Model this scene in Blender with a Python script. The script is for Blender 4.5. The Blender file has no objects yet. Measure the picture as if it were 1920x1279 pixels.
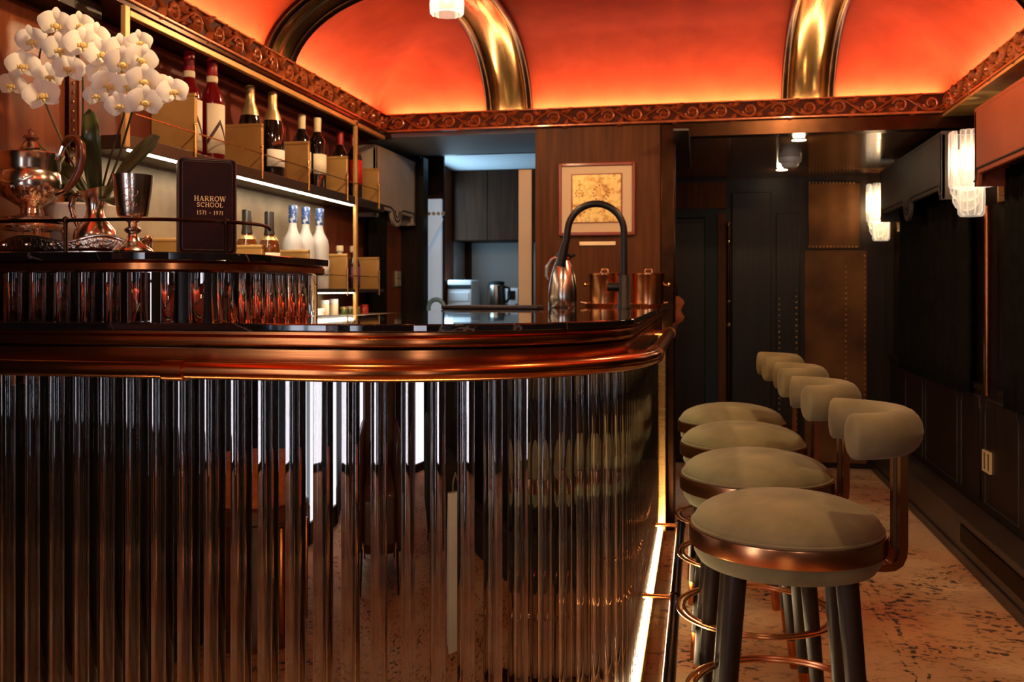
import bpy, math, random
from mathutils import Vector, Matrix, Quaternion
random.seed(7)
PI = math.pi
SC = bpy.context.scene
COL = SC.collection

# ------------------------------------------------------------------ camera
EYE = 1.15
FPX = 1731.0
HZ = 546.0
YAW = math.atan(350.0 / FPX)
cam_data = bpy.data.cameras.new('camera')
cam_data.sensor_width = 36.0
cam_data.lens = FPX / 1920.0 * 36.0
cam_data.shift_y = -(639.5 - HZ) / 1920.0
cam_data.clip_start = 0.05
cam_data.dof.use_dof = True
cam_data.dof.focus_distance = 2.1
cam_data.dof.aperture_fstop = 6.3
cam = bpy.data.objects.new('camera', cam_data)
COL.objects.link(cam)
cam.location = (0, 0, EYE)
cam.rotation_euler = (PI / 2, 0, YAW)
SC.camera = cam

# ------------------------------------------------------------------ world, exposure, large lights
world = bpy.data.worlds.new('world')
SC.world = world
world.use_nodes = True
world.node_tree.nodes['Background'].inputs[0].default_value = (0.9, 0.75, 0.6, 1)
world.node_tree.nodes['Background'].inputs[1].default_value = 0.02
SC.view_settings.view_transform = 'Standard'
SC.view_settings.look = 'None'
SC.view_settings.gamma = 1.0
SC.view_settings.use_curve_mapping = False
SC.view_settings.exposure = 0.12
SC.cycles.use_denoising = True
SC.cycles.use_adaptive_sampling = True
SC.cycles.adaptive_threshold = 0.015
SC.cycles.max_bounces = 12
SC.cycles.glossy_bounces = 8
SC.cycles.transmission_bounces = 10
SC.cycles.diffuse_bounces = 4
SC.cycles.sample_clamp_indirect = 6.0
SC.cycles.caustics_reflective = True
SC.cycles.caustics_refractive = True

WARM = (1.0, 0.66, 0.34)
LAMP_W = 25.0
COVE_W = 5.6

def area_light(name, loc, rot, sx, sy, power, color):
    d = bpy.data.lights.new(name, 'AREA')
    d.shape = 'RECTANGLE'; d.size = sx; d.size_y = sy; d.energy = power; d.color = color
    o = bpy.data.objects.new(name, d); COL.objects.link(o)
    o.location = loc; o.rotation_euler = rot
    return o

def spot_light(name, loc, power, color, cone=160, r=0.02):
    d = bpy.data.lights.new(name, 'SPOT')
    d.energy = power; d.color = color; d.shadow_soft_size = r; d.spot_size = math.radians(cone); d.spot_blend = 0.15
    o = bpy.data.objects.new(name, d); COL.objects.link(o); o.location = loc
    return o

def point_light(name, loc, power, color, r=0.03):
    d = bpy.data.lights.new(name, 'POINT')
    d.energy = power; d.color = color; d.shadow_soft_size = r
    o = bpy.data.objects.new(name, d); COL.objects.link(o); o.location = loc
    return o

# room shell dimensions
XL, XR = -1.57, 1.10          # faces of the carved friezes
WL, WR = -1.72, 1.225         # side walls
YF = 4.5                      # face of the cross wall
YB = -1.8                     # wall behind the camera
ZF0, ZF1 = 1.958, 2.052       # frieze bottom and top
CEIL = 2.38

# hidden LED cove strips above the three friezes (light only; the strips themselves follow below)
area_light('cove_light_left', (XL - 0.035, 1.35, ZF1 - 0.01), (PI, 0, 0), 0.04, 6.2, COVE_W * 6.2, (1, .76, .50))
area_light('cove_light_front', (-.235, YF + 0.035, ZF1 - 0.01), (PI, 0, 0), 2.66, 0.04, COVE_W * 2.7, (1, .76, .50))
area_light('cove_light_right', (XR + 0.035, 1.35, ZF1 - 0.01), (PI, 0, 0), 0.04, 6.2, COVE_W * 6.2, (1, .76, .50))
# daylight through the kitchen window, and cool light added at the stand-in left door
area_light('kitchen_daylight', (WL + .02, 5.95, 1.55), (0, -PI / 2, 0), 0.7, 0.7, 9.0, (0.50, 0.78, 1.0))
area_light('street_daylight', (WL + 0.06, -.2, 1.05), (0, PI / 2, PI), 1.7, 0.7, 3.0, (0.72, 0.85, 1.0))
bpy.data.objects['street_daylight'].rotation_euler = (0, -PI / 2, 0)
area_light('corridor_daylight', (-.14, 5.3, .75), (0, -.55, 0), 0.3, 0.6, 1.0, (0.50, 0.70, 1.0))

# ------------------------------------------------------------------ helpers
def ray(u):
    t = (u - 960.0) / FPX
    return -math.sin(YAW) + math.cos(YAW) * t, math.cos(YAW) + math.sin(YAW) * t

def onx(u, v, X):
    dx, dy = ray(u); d = X / dx
    return Vector((X, dy * d, EYE + (HZ - v) / FPX * d))

def ony(u, v, Y):
    dx, dy = ray(u); d = Y / dy
    return Vector((dx * d, Y, EYE + (HZ - v) / FPX * d))

class MB:
    def __init__(s):
        s.v = []; s.f = []
    def add(s, vs, fs):
        n = len(s.v)
        s.v += [tuple(p) for p in vs]
        s.f += [tuple(i + n for i in f) for f in fs]
        return s
    def box(s, x0, x1, y0, y1, z0, z1, M=None):
        vs = [(x0, y0, z0), (x1, y0, z0), (x1, y1, z0), (x0, y1, z0), (x0, y0, z1), (x1, y0, z1), (x1, y1, z1), (x0, y1, z1)]
        if M: vs = [M @ Vector(p) for p in vs]
        return s.add(vs, [(3, 2, 1, 0), (4, 5, 6, 7), (0, 1, 5, 4), (1, 2, 6, 5), (2, 3, 7, 6), (3, 0, 4, 7)])
    def grid(s, rows, closed_u=False, closed_v=False):
        m = len(rows); n = len(rows[0])
        vs = [p for r in rows for p in r]; fs = []
        for i in range(m if closed_v else m - 1):
            for j in range(n if closed_u else n - 1):
                a = i * n + j; b = i * n + (j + 1) % n
                c = ((i + 1) % m) * n + (j + 1) % n; d = ((i + 1) % m) * n + j
                fs.append((a, b, c, d))
        return s.add(vs, fs)
    def tube(s, pts, r, seg=10, closed=False, ry=None, caps=True, up=None):
        pts = [Vector(p) for p in pts]; n = len(pts)
        rs = r if isinstance(r, (list, tuple)) else [r] * n
        rows = []; prev = None
        for i in range(n):
            if closed: t = pts[(i + 1) % n] - pts[i - 1]
            else: t = pts[min(i + 1, n - 1)] - pts[max(i - 1, 0)]
            t.normalize()
            if prev is None:
                a = Vector(up) if up else (Vector((0, 0, 1)) if abs(t.z) < 0.9 else Vector((1, 0, 0)))
                a = (a - t * a.dot(t)).normalized()
            else:
                a = (prev - t * prev.dot(t)).normalized()
            prev = a; b = t.cross(a)
            k = (ry / r) if (ry and not isinstance(r, (list, tuple))) else 1.0
            rows.append([pts[i] + a * (math.cos(q) * rs[i] * k) + b * (math.sin(q) * rs[i]) for q in [2 * PI * j / seg for j in range(seg)]])
        base = len(s.v)
        s.grid(rows, closed_u=True, closed_v=closed)
        if caps and not closed:
            s.f.append(tuple(base + j for j in range(seg))[::-1])
            s.f.append(tuple(base + (n - 1) * seg + j for j in range(seg)))
        return s
    def cyl(s, p, q, r, seg=14, r2=None):
        return s.tube([p, q], [r, r if r2 is None else r2], seg)
    def lathe(s, prof, seg=24, c=(0, 0, 0), a0=0, a1=2 * PI, sx=1, sy=1, ripple=None):
        full = abs(a1 - a0 - 2 * PI) < 1e-6
        n = seg if full else seg + 1
        rows = []
        for r, z in prof:
            row = []
            for j in range(n):
                a = a0 + (a1 - a0) * j / seg
                rr = r * (1 + (ripple[1] * math.cos(ripple[0] * a) if ripple else 0))
                row.append((c[0] + rr * math.cos(a) * sx, c[1] + rr * math.sin(a) * sy, c[2] + z))
            rows.append(row)
        return s.grid(rows, closed_u=full)
    def prism(s, poly, fn, d0, d1):
        n = len(poly)
        vs = [fn(a, b, d0) for a, b in poly] + [fn(a, b, d1) for a, b in poly]
        fs = [tuple(range(n))[::-1], tuple(range(n, 2 * n))]
        fs += [(i, (i + 1) % n, n + (i + 1) % n, n + i) for i in range(n)]
        return s.add(vs, fs)
    def ribbon(s, pts, w, fn, d=0.0):
        pts = [Vector((p[0], p[1], 0)) for p in pts]; n = len(pts)
        rows = []
        for i in range(n):
            t = (pts[min(i + 1, n - 1)] - pts[max(i - 1, 0)]).normalized()
            q = Vector((-t.y, t.x, 0)) * (w / 2)
            a, b = pts[i] + q, pts[i] - q
            rows.append([fn(a.x, a.y, d), fn(b.x, b.y, d)])
        return s.grid(rows)
    def mesh(s, name, mat, smooth=True, fix=True):
        m = bpy.data.meshes.new(name)
        m.from_pydata([tuple(p) for p in s.v], [], s.f)
        if fix:
            import bmesh
            bm = bmesh.new(); bm.from_mesh(m)
            bmesh.ops.remove_doubles(bm, verts=bm.verts, dist=1e-6)
            bmesh.ops.recalc_face_normals(bm, faces=bm.faces)
            bm.to_mesh(m); bm.free()
        if mat: m.materials.append(mat)
        if smooth:
            for p in m.polygons: p.use_smooth = True
            try: m.set_sharp_from_angle(angle=math.radians(38))
            except Exception: pass
        m.update()
        return m
    def build(s, name, mat, parent=None, smooth=True, bevel=0, solid=0, subsurf=0, loc=None, rot=None, fix=True):
        o = obj(name, s.mesh(name, mat, smooth, fix), parent, loc, rot)
        if solid:
            md = o.modifiers.new('solid', 'SOLIDIFY'); md.thickness = solid; md.offset = 0
        if bevel:
            md = o.modifiers.new('bevel', 'BEVEL'); md.width = bevel; md.segments = 2; md.limit_method = 'ANGLE'; md.angle_limit = 0.6
        if subsurf:
            md = o.modifiers.new('sub', 'SUBSURF'); md.levels = subsurf; md.render_levels = subsurf
        return o

def obj(name, mesh, parent=None, loc=None, rot=None, scale=None):
    o = bpy.data.objects.new(name, mesh)
    COL.objects.link(o)
    if parent: o.parent = parent
    if loc is not None: o.location = loc
    if rot is not None:
        if isinstance(rot, Quaternion): o.rotation_mode = 'QUATERNION'; o.rotation_quaternion = rot
        else: o.rotation_euler = rot
    if scale is not None: o.scale = scale
    return o

def tag(o, label, cat, group=None):
    o['label'] = label; o['category'] = cat
    if group: o['group'] = group
    return o

def thing(name, label, cat, loc=(0, 0, 0), rot=None, group=None):
    return tag(obj(name, None, None, loc, rot), label, cat, group)

def struct(o):
    o['kind'] = 'structure'
    return o

def arc(cx, cy, r, a0, a1, n):
    return [(cx + r * math.cos(a0 + (a1 - a0) * i / n), cy + r * math.sin(a0 + (a1 - a0) * i / n)) for i in range(n + 1)]

# ------------------------------------------------------------------ materials
def lin(h):
    h = h.lstrip('#')
    c = [int(h[i:i + 2], 16) / 255 for i in (0, 2, 4)]
    return tuple(x / 12.92 if x <= .04045 else ((x + .055) / 1.055) ** 2.4 for x in c)

def _set(b, k, v):
    if k in b.inputs: b.inputs[k].default_value = v

def mat(name, base, rough=0.5, metal=0.0, var=None, scale=8.0, stretch=(1, 1, 1), bump=0.0, bscale=60.0, coat=0.0, coat_rough=0.08,
        sheen=0.0, trans=0.0, ior=1.5, emit=None, estr=0.0, rvar=0.0, spec=None, alpha=1.0, sss=0.0, detail=4.0, lo=.35, hi=.65):
    """Principled material; var = second colour mixed in by noise in object space."""
    m = bpy.data.materials.new(name); m.use_nodes = True
    nt = m.node_tree; b = nt.nodes['Principled BSDF']
    base = lin(base) if isinstance(base, str) else base
    _set(b, 'Base Color', (*base, 1)); _set(b, 'Roughness', rough); _set(b, 'Metallic', metal)
    _set(b, 'Coat Weight', coat); _set(b, 'Coat Roughness', coat_rough)
    _set(b, 'Sheen Weight', sheen); _set(b, 'Sheen Roughness', 0.4)
    _set(b, 'Transmission Weight', trans); _set(b, 'IOR', ior)
    if spec is not None: _set(b, 'Specular IOR Level', spec)
    if sss: _set(b, 'Subsurface Weight', sss); _set(b, 'Subsurface Radius', (.02, .012, .008)); _set(b, 'Subsurface Scale', 1.0)
    if emit: _set(b, 'Emission Color', (*emit, 1)); _set(b, 'Emission Strength', estr)
    L = nt.links; N = nt.nodes
    if var is not None or bump or rvar:
        tc = N.new('ShaderNodeTexCoord'); mp = N.new('ShaderNodeMapping'); mp.inputs['Scale'].default_value = stretch
        L.new(tc.outputs['Object'], mp.inputs[0])
        nz = N.new('ShaderNodeTexNoise'); nz.inputs['Scale'].default_value = scale; nz.inputs['Detail'].default_value = detail
        L.new(mp.outputs[0], nz.inputs['Vector'])
        if var is not None:
            var = lin(var) if isinstance(var, str) else var
            cr = N.new('ShaderNodeValToRGB')
            cr.color_ramp.elements[0].position = lo; cr.color_ramp.elements[1].position = hi
            cr.color_ramp.elements[0].color = (*base, 1); cr.color_ramp.elements[1].color = (*var, 1)
            L.new(nz.outputs[0], cr.inputs[0]); L.new(cr.outputs[0], b.inputs['Base Color'])
        if rvar:
            mr = N.new('ShaderNodeMapRange'); mr.inputs[3].default_value = max(0, rough - rvar); mr.inputs[4].default_value = rough + rvar
            L.new(nz.outputs[0], mr.inputs[0]); L.new(mr.outputs[0], b.inputs['Roughness'])
        if bump:
            n2 = N.new('ShaderNodeTexNoise'); n2.inputs['Scale'].default_value = bscale; n2.inputs['Detail'].default_value = 3
            L.new(mp.outputs[0], n2.inputs['Vector'])
            bp = N.new('ShaderNodeBump'); bp.inputs['Strength'].default_value = bump; bp.inputs['Distance'].default_value = 0.004
            L.new(n2.outputs[0], bp.inputs['Height']); L.new(bp.outputs[0], b.inputs['Normal'])
    return m

def wood(name, dark, light, axis=2, scale=6.0, rough=0.3, coat=0.5, spec=.25):
    st = [22, 22, 22]; st[axis] = 1.2
    return mat(name, dark, rough, 0, var=light, scale=scale * .35, stretch=tuple(st), bump=0.05, bscale=30, coat=coat, coat_rough=0.12, detail=6, lo=.3, hi=.72, spec=spec)

M = {}
M['red'] = mat('red_suede_ceiling', (.56, .060, .016), .7, var=(.48, .048, .013), scale=9, bump=.12, bscale=120, spec=.08)
M['carved'] = mat('carved_copper_wood', (.42, .115, .034), .32, .3, var=(.30, .075, .022), scale=30, coat=.2, bump=.06, bscale=200)
M['carvedbg'] = mat('carved_ground', (.085, .018, .007), .6, .0, spec=.1, var=(.05, .011, .005), scale=40)  # ground colour darkened to put shade into the carved grooves
M['brass'] = mat('brushed_brass', (.62, .37, .13), .26, 1, var=(.50, .28, .09), scale=14, stretch=(1, 1, 30), rvar=.05)
M['brassbin'] = mat('satin_brass_bins', (.56, .33, .11), .42, .35, var=(.46, .25, .075), scale=9, rvar=.06)
M['bronze'] = mat('dark_bronze', (.060, .024, .010), .28, 1, var=(.036, .015, .007), scale=10)
M['copper'] = mat('brushed_copper', (.50, .175, .055), .21, 1, var=(.40, .125, .036), scale=5, stretch=(1, 1, 60), rvar=.03)
M['copperlt'] = mat('bright_copper', (.74, .32, .13), .24, 1)
M['ribbrass'] = mat('rib_brass', (.66, .40, .14), .22, 1, var=(.52, .29, .09), scale=7, rvar=.06)
M['floorled'] = mat('floor_led', (1, 1, 1), .5, emit=(1.0, .78, .46), estr=44)
M['led'] = mat('led_strip', (1, 1, 1), .5, emit=(1.0, .80, .50), estr=26)
M['ledcool'] = mat('shelf_led', (1, 1, 1), .5, emit=(1.0, .88, .66), estr=9)
M['mirror'] = mat('smoked_mirror', (.25, .23, .215), .006, 1)
M['rod'] = mat('clear_glass_rod', (1, 1, 1), .0, trans=1.0, ior=1.49)
M['wallwood'] = wood('red_brown_veneer', (.125, .030, .010), (.215, .060, .018), 2, coat=.12)
M['colwood'] = wood('brown_veneer', (.060, .017, .0035), (.125, .040, .0075), 2, rough=.5, coat=.0, spec=.15)
M['darkwood'] = wood('black_brown_veneer', (.007, .0040, .0025), (.022, .010, .0045), 2, rough=.40, coat=.0)
M['ceilgloss'] = wood('lacquered_dark_ceiling', (.060, .026, .010), (.15, .062, .022), 0, rough=.12, coat=.25, spec=.5)
M['kitwood'] = wood('kitchen_dark_wood', (.018, .008, .004), (.042, .017, .007), 2, rough=.55, coat=.0, spec=.1)
M['black'] = mat('black_lacquer', (.006, .005, .0045), .4, spec=.25)
M['velvetblack'] = mat('black_velvet', (.004, .0036, .003), .95, spec=.1, var=(.007, .006, .005), scale=20)
M['olive'] = mat('olive_velvet', (.135, .112, .046), .85, sheen=.12, var=(.215, .180, .082), scale=9, bump=.1, bscale=250, detail=6)
M['leg'] = mat('dark_stained_leg', (.016, .009, .005), .42, spec=.25, var=(.032, .018, .009), scale=5, stretch=(8, 8, 1))
M['steel'] = mat('brushed_steel', (.62, .55, .48), .2, 1, var=(.5, .44, .38), scale=4, stretch=(40, 40, 1))
M['silver'] = mat('polished_silver', (.90, .78, .66), .19, 1, var=(.66, .52, .40), scale=20, bump=.05, bscale=60)
M['silverchased'] = mat('chased_silver', (.72, .55, .42), .16, 1, var=(.42, .26, .18), scale=60, bump=.7, bscale=110)
M['board'] = mat('ebonised_board', (.02, .010, .007), .4)
M['handlewood'] = mat('turned_wood_handle', (.16, .04, .014), .25, coat=.5, var=(.09, .02, .008), scale=12)
M['leather'] = mat('oxblood_leather', (.022, .0035, .0045), .42, spec=.16, var=(.009, .002, .003), scale=14, bump=.25, bscale=130, rvar=.12)
M['leatheredge'] = mat('leather_piping', (.05, .014, .012), .4, bump=.2, bscale=200)
M['gilt'] = mat('gilt_lettering', (.86, .66, .36), .35, .4)
M['petal'] = mat('white_orchid_petal', (.88, .84, .74), .55, sss=.12, var=(.92, .89, .80), scale=30)
M['lip'] = mat('yellow_orchid_lip', (.72, .48, .12), .5, var=(.85, .70, .32), scale=60)
M['leaf'] = mat('orchid_leaf', (.030, .045, .012), .35, var=(.055, .070, .020), scale=6, coat=.15)
M['stem'] = mat('orchid_stem', (.070, .060, .022), .5, var=(.045, .025, .015), scale=14)
M['cream'] = mat('cream_paint', (.62, .50, .36), .55, var=(.56, .44, .31), scale=4)
M['pot'] = mat('white_glazed_pot', (.80, .74, .66), .3)
M['grey'] = mat('grey_leather_pelmet', (.40, .34, .285), .5, var=(.33, .28, .23), scale=6)
M['taupe'] = mat('brown_leather_pelmet', (.26, .060, .026), .5, spec=.2, var=(.21, .046, .020), scale=5)
M['dkpelmet'] = mat('dark_grey_pelmet', (.045, .036, .034), .5, var=(.034, .026, .024), scale=5)
M['pipe'] = mat('dark_piping', (.012, .008, .007), .6)
M['studs'] = mat('brass_stud', (.45, .24, .09), .3, 1)
M['panel'] = mat('leather_wall_panel', (.17, .070, .020), .5, spec=.15, var=(.075, .028, .009), scale=3.5, bump=.1, bscale=60)
M['plinth'] = mat('plinth_lacquer', (.045, .028, .020), .4, var=(.032, .02, .014), scale=4)
M['teal'] = mat('teal_frame', (.012, .022, .024), .5, spec=.2)
M['shelf'] = mat('bronze_shelf', (.085, .060, .040), .38, .8)
M['backpanel'] = mat('antique_panel', (.32, .235, .14), .5, .1, var=(.17, .115, .066), scale=9, detail=8, lo=.3, hi=.7)
M['redpanel'] = mat('red_leather_panel', (.16, .026, .013), .5, var=(.115, .018, .010), scale=6)
M['stone'] = mat('pale_counter_stone', (.52, .46, .38), .28, var=(.42, .36, .29), scale=5)
M['white'] = mat('white_plastic', (.75, .77, .80), .35)
M['whitewall'] = mat('cool_white_paint', (.62, .70, .76), .6)
M['soffit'] = mat('cool_soffit_paint', (.34, .42, .47), .6)
M['matte'] = mat('matt_black_tap', (.012, .009, .008), .36, .3)
M['crystalhot'] = mat('lit_crystal_core', (1, 1, 1), .3, emit=(1.0, .88, .70), estr=14)
M['glow'] = mat('downlight_glow', (1, 1, 1), .5, emit=(1.0, .78, .50), estr=12)
M['daypane'] = mat('daylit_pane', (.8, .9, 1), .2, emit=(.80, .84, 1.0), estr=4.6)  # glow of the added panes, set strong for pale streaks in the rods
M['terracotta'] = mat('rust_towelling', (.75, .19, .05), .95, var=(.55, .12, .03), scale=40, bump=.6, bscale=140, sheen=.3)
M['paper'] = mat('white_paper_bag', (.88, .85, .80), .7)
M['bottlered'] = mat('ruby_liqueur', (.12, .004, .006), .06, coat=.6, spec=.6)
M['bottledark'] = mat('dark_wine_glass', (.008, .005, .004), .06, coat=.6)
M['bottleamber'] = mat('amber_spirit', (.17, .045, .008), .06, trans=.35, coat=.5)
M['bottleplum'] = mat('plum_spirit', (.022, .004, .010), .08, coat=.5)
M['frost'] = mat('frosted_glass', (.74, .76, .78), .35, trans=.25, var=(.66, .70, .76), scale=6)
M['label'] = mat('cream_label', (.74, .66, .50), .6)
M['labelwhite'] = mat('white_label', (.78, .74, .66), .6)
M['labeldark'] = mat('dark_label_print', (.05, .012, .015), .5)
M['foilgold'] = mat('gold_foil', (.68, .50, .23), .35, .7, bump=.4, bscale=90)
M['capred'] = mat('red_wax_capsule', (.30, .008, .012), .35)
M['capblack'] = mat('black_capsule', (.012, .010, .010), .4)
M['capblue'] = mat('blue_capsule', (.035, .09, .30), .35, var=(.5, .6, .75), scale=60, lo=.55, hi=.62)
M['capcream'] = mat('cork_cream', (.66, .54, .34), .6)
M['labelred'] = mat('red_label', (.50, .02, .015), .5)
M['labelpurple'] = mat('purple_label', (.12, .03, .14), .5)
M['labelsea'] = mat('pale_blue_scene_label', (.42, .47, .58), .5, var=(.72, .74, .76), scale=30)
M['jargreen'] = mat('green_preserve', (.10, .14, .03), .2, coat=.5)
M['jarred'] = mat('red_preserve', (.42, .03, .015), .2, coat=.5)
M['frame'] = mat('red_picture_frame', (.24, .040, .018), .35, coat=.3)
M['mount'] = mat('cream_mount', (.66, .50, .32), .7)
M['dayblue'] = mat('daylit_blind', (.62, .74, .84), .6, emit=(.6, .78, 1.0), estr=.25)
M['splash'] = mat('grey_splashback', (.20, .19, .18), .45)
M['bluecloth'] = mat('blue_cloth', (.05, .14, .30), .8, var=(.08, .22, .42), scale=4)
M['hide'] = mat('brown_hide', (.085, .028, .012), .4, var=(.05, .016, .008), scale=5, coat=.1)
M['greenhide'] = mat('dark_olive_velvet', (.018, .017, .008), .9, var=(.03, .028, .012), scale=5)
M['rust'] = mat('rust_cloth', (.34, .09, .03), .9, bump=.3, bscale=60)

def nodes_of(name):
    m = bpy.data.materials.new(name); m.use_nodes = True
    nt = m.node_tree
    return m, nt.nodes, nt.links, nt.nodes['Principled BSDF']

def ramp(N, stops, interp='LINEAR'):
    r = N.new('ShaderNodeValToRGB'); cr = r.color_ramp; cr.interpolation = interp
    while len(cr.elements) < len(stops): cr.elements.new(.5)
    for e, (p, c) in zip(cr.elements, stops):
        e.position = p; e.color = (*c, 1)
    return r

def make_marble():
    m, N, L, b = nodes_of('black_marble')
    tc = N.new('ShaderNodeTexCoord')
    nz = N.new('ShaderNodeTexNoise'); nz.inputs['Scale'].default_value = 2.2; nz.inputs['Detail'].default_value = 8; nz.inputs['Distortion'].default_value = 1.2
    L.new(tc.outputs['Object'], nz.inputs['Vector'])
    r = ramp(N, [(0, (.006, .005, .006)), (.494, (.007, .006, .006)), (.5, (.13, .10, .085)), (.506, (.007, .006, .006)), (1, (.010, .007, .006))])
    L.new(nz.outputs[0], r.inputs[0]); L.new(r.outputs[0], b.inputs['Base Color'])
    b.inputs['Roughness'].default_value = .05
    _set(b, 'Specular IOR Level', .7); _set(b, 'Coat Weight', .6); _set(b, 'Coat Roughness', .02)
    return m
M['marble'] = make_marble()

def make_carpet():
    m, N, L, b = nodes_of('patterned_carpet')
    tc = N.new('ShaderNodeTexCoord')
    n1 = N.new('ShaderNodeTexNoise'); n1.inputs['Scale'].default_value = 1.6; n1.inputs['Detail'].default_value = 5
    L.new(tc.outputs['Object'], n1.inputs['Vector'])
    r1 = ramp(N, [(.36, (.58, .36, .19)), (.5, (.52, .25, .105)), (.64, (.46, .155, .055))])
    L.new(n1.outputs[0], r1.inputs[0])
    # dark brush-stroke flecks, clustered
    mp = N.new('ShaderNodeMapping'); mp.inputs['Scale'].default_value = (26, 44, 1); mp.inputs['Rotation'].default_value = (0, 0, .5)
    L.new(tc.outputs['Object'], mp.inputs[0])
    n2 = N.new('ShaderNodeTexNoise'); n2.inputs['Scale'].default_value = 1.0; n2.inputs['Detail'].default_value = 4; n2.inputs['Roughness'].default_value = .55; n2.inputs['Distortion'].default_value = .8
    L.new(mp.outputs[0], n2.inputs['Vector'])
    r2 = ramp(N, [(.545, (0, 0, 0)), (.59, (1, 1, 1))]); L.new(n2.outputs[0], r2.inputs[0])
    n3 = N.new('ShaderNodeTexNoise'); n3.inputs['Scale'].default_value = 3.2; n3.inputs['Detail'].default_value = 2
    L.new(tc.outputs['Object'], n3.inputs['Vector'])
    r3 = ramp(N, [(.40, (.12, .12, .12)), (.58, (1, 1, 1))]); L.new(n3.outputs[0], r3.inputs[0])
    mu = N.new('ShaderNodeMath'); mu.operation = 'MULTIPLY'; L.new(r2.outputs[0], mu.inputs[0]); L.new(r3.outputs[0], mu.inputs[1])
    # two wandering border lines along the room
    sep = N.new('ShaderNodeSeparateXYZ'); L.new(tc.outputs['Object'], sep.inputs[0])
    n4 = N.new('ShaderNodeTexNoise'); n4.inputs['Scale'].default_value = 9; L.new(tc.outputs['Object'], n4.inputs['Vector'])
    wob = N.new('ShaderNodeMath'); wob.operation = 'MULTIPLY_ADD'; wob.inputs[1].default_value = .07
    L.new(n4.outputs[0], wob.inputs[0]); L.new(sep.outputs[0], wob.inputs[2])
    lines = []
    for x0, w in ((.70, .006), (.655, .004)):
        d = N.new('ShaderNodeMath'); d.operation = 'COMPARE'; d.inputs[1].default_value = x0; d.inputs[2].default_value = w
        L.new(wob.outputs[0], d.inputs[0]); lines.append(d)
    mx = N.new('ShaderNodeMath'); mx.operation = 'MAXIMUM'; L.new(lines[0].outputs[0], mx.inputs[0]); L.new(lines[1].outputs[0], mx.inputs[1])
    r5 = ramp(N, [(.44, (0, 0, 0)), (.56, (1, 1, 1))]); L.new(n2.outputs[0], r5.inputs[0])
    ml = N.new('ShaderNodeMath'); ml.operation = 'MULTIPLY'; L.new(mx.outputs[0], ml.inputs[0]); L.new(r5.outputs[0], ml.inputs[1])
    m2 = N.new('ShaderNodeMath'); m2.operation = 'MAXIMUM'; L.new(mu.outputs[0], m2.inputs[0]); L.new(ml.outputs[0], m2.inputs[1])
    mix = N.new('ShaderNodeMix'); mix.data_type = 'RGBA'
    L.new(m2.outputs[0], mix.inputs[0]); L.new(r1.outputs[0], mix.inputs[6]); mix.inputs[7].default_value = (.035, .018, .014, 1)
    L.new(mix.outputs[2], b.inputs['Base Color'])
    b.inputs['Roughness'].default_value = .95
    n6 = N.new('ShaderNodeTexNoise'); n6.inputs['Scale'].default_value = 260; L.new(tc.outputs['Object'], n6.inputs['Vector'])
    bp = N.new('ShaderNodeBump'); bp.inputs['Strength'].default_value = .5; bp.inputs['Distance'].default_value = .004
    L.new(n6.outputs[0], bp.inputs['Height']); L.new(bp.outputs[0], b.inputs['Normal'])
    return m
M['carpet'] = make_carpet()

def make_art():
    m, N, L, b = nodes_of('gold_leaf_print')
    tc = N.new('ShaderNodeTexCoord')
    n1 = N.new('ShaderNodeTexNoise'); n1.inputs['Scale'].default_value = 38; n1.inputs['Detail'].default_value = 5
    L.new(tc.outputs['Object'], n1.inputs['Vector'])
    r = ramp(N, [(.30, (.30, .10, .03)), (.42, (.62, .36, .09)), (.55, (.80, .60, .22)), (.7, (.55, .42, .12))])
    L.new(n1.outputs[0], r.inputs[0]); L.new(r.outputs[0], b.inputs['Base Color'])
    b.inputs['Roughness'].default_value = .4; b.inputs['Metallic'].default_value = .35
    return m
M['art'] = make_art()

def thin_crystal(name, emit, estr, clear):
    """clear cut glass that passes light straight on, brighter and glossier towards its edges (Fresnel)"""
    m, N, L, b = nodes_of(name)
    N.remove(b); out = N['Material Output']
    tr = N.new('ShaderNodeBsdfTransparent'); tr.inputs[0].default_value = (.97, .95, .92, 1)
    gl = N.new('ShaderNodeBsdfTranslucent'); gl.inputs[0].default_value = (.9, .86, .80, 1)
    em = N.new('ShaderNodeEmission'); em.inputs[0].default_value = (*emit, 1); em.inputs[1].default_value = estr
    fr = N.new('ShaderNodeFresnel'); fr.inputs[0].default_value = 1.5
    mr = N.new('ShaderNodeMapRange'); mr.inputs[1].default_value = .0; mr.inputs[2].default_value = .6; mr.inputs[3].default_value = clear; mr.inputs[4].default_value = 1.0
    L.new(fr.outputs[0], mr.inputs[0])
    ad = N.new('ShaderNodeAddShader'); L.new(gl.outputs[0], ad.inputs[0]); L.new(em.outputs[0], ad.inputs[1])
    mx = N.new('ShaderNodeMixShader'); L.new(mr.outputs[0], mx.inputs[0]); L.new(tr.outputs[0], mx.inputs[1]); L.new(ad.outputs[0], mx.inputs[2])
    L.new(mx.outputs[0], out.inputs[0])
    return m
M['crystal'] = thin_crystal('lit_crystal', (1.0, .90, .74), .25, .16)
M['tumbler'] = thin_crystal('cut_glass_shade', (1.0, .82, .58), .9, .16)

# ------------------------------------------------------------------ room shell
struct(MB().box(-1.9, 1.5, YB - .1, 7.0, -.06, 0).build('floor', M['carpet'], smooth=False))

def plane_wall(name, pts, m):
    return struct(MB().add(pts, [tuple(range(len(pts)))]).build(name, m, smooth=False, solid=.02))

def slab(name, x0, x1, y0, y1, z0, z1, m):
    return struct(MB().box(x0, x1, y0, y1, z0, z1).build(name, m, smooth=False))

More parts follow.
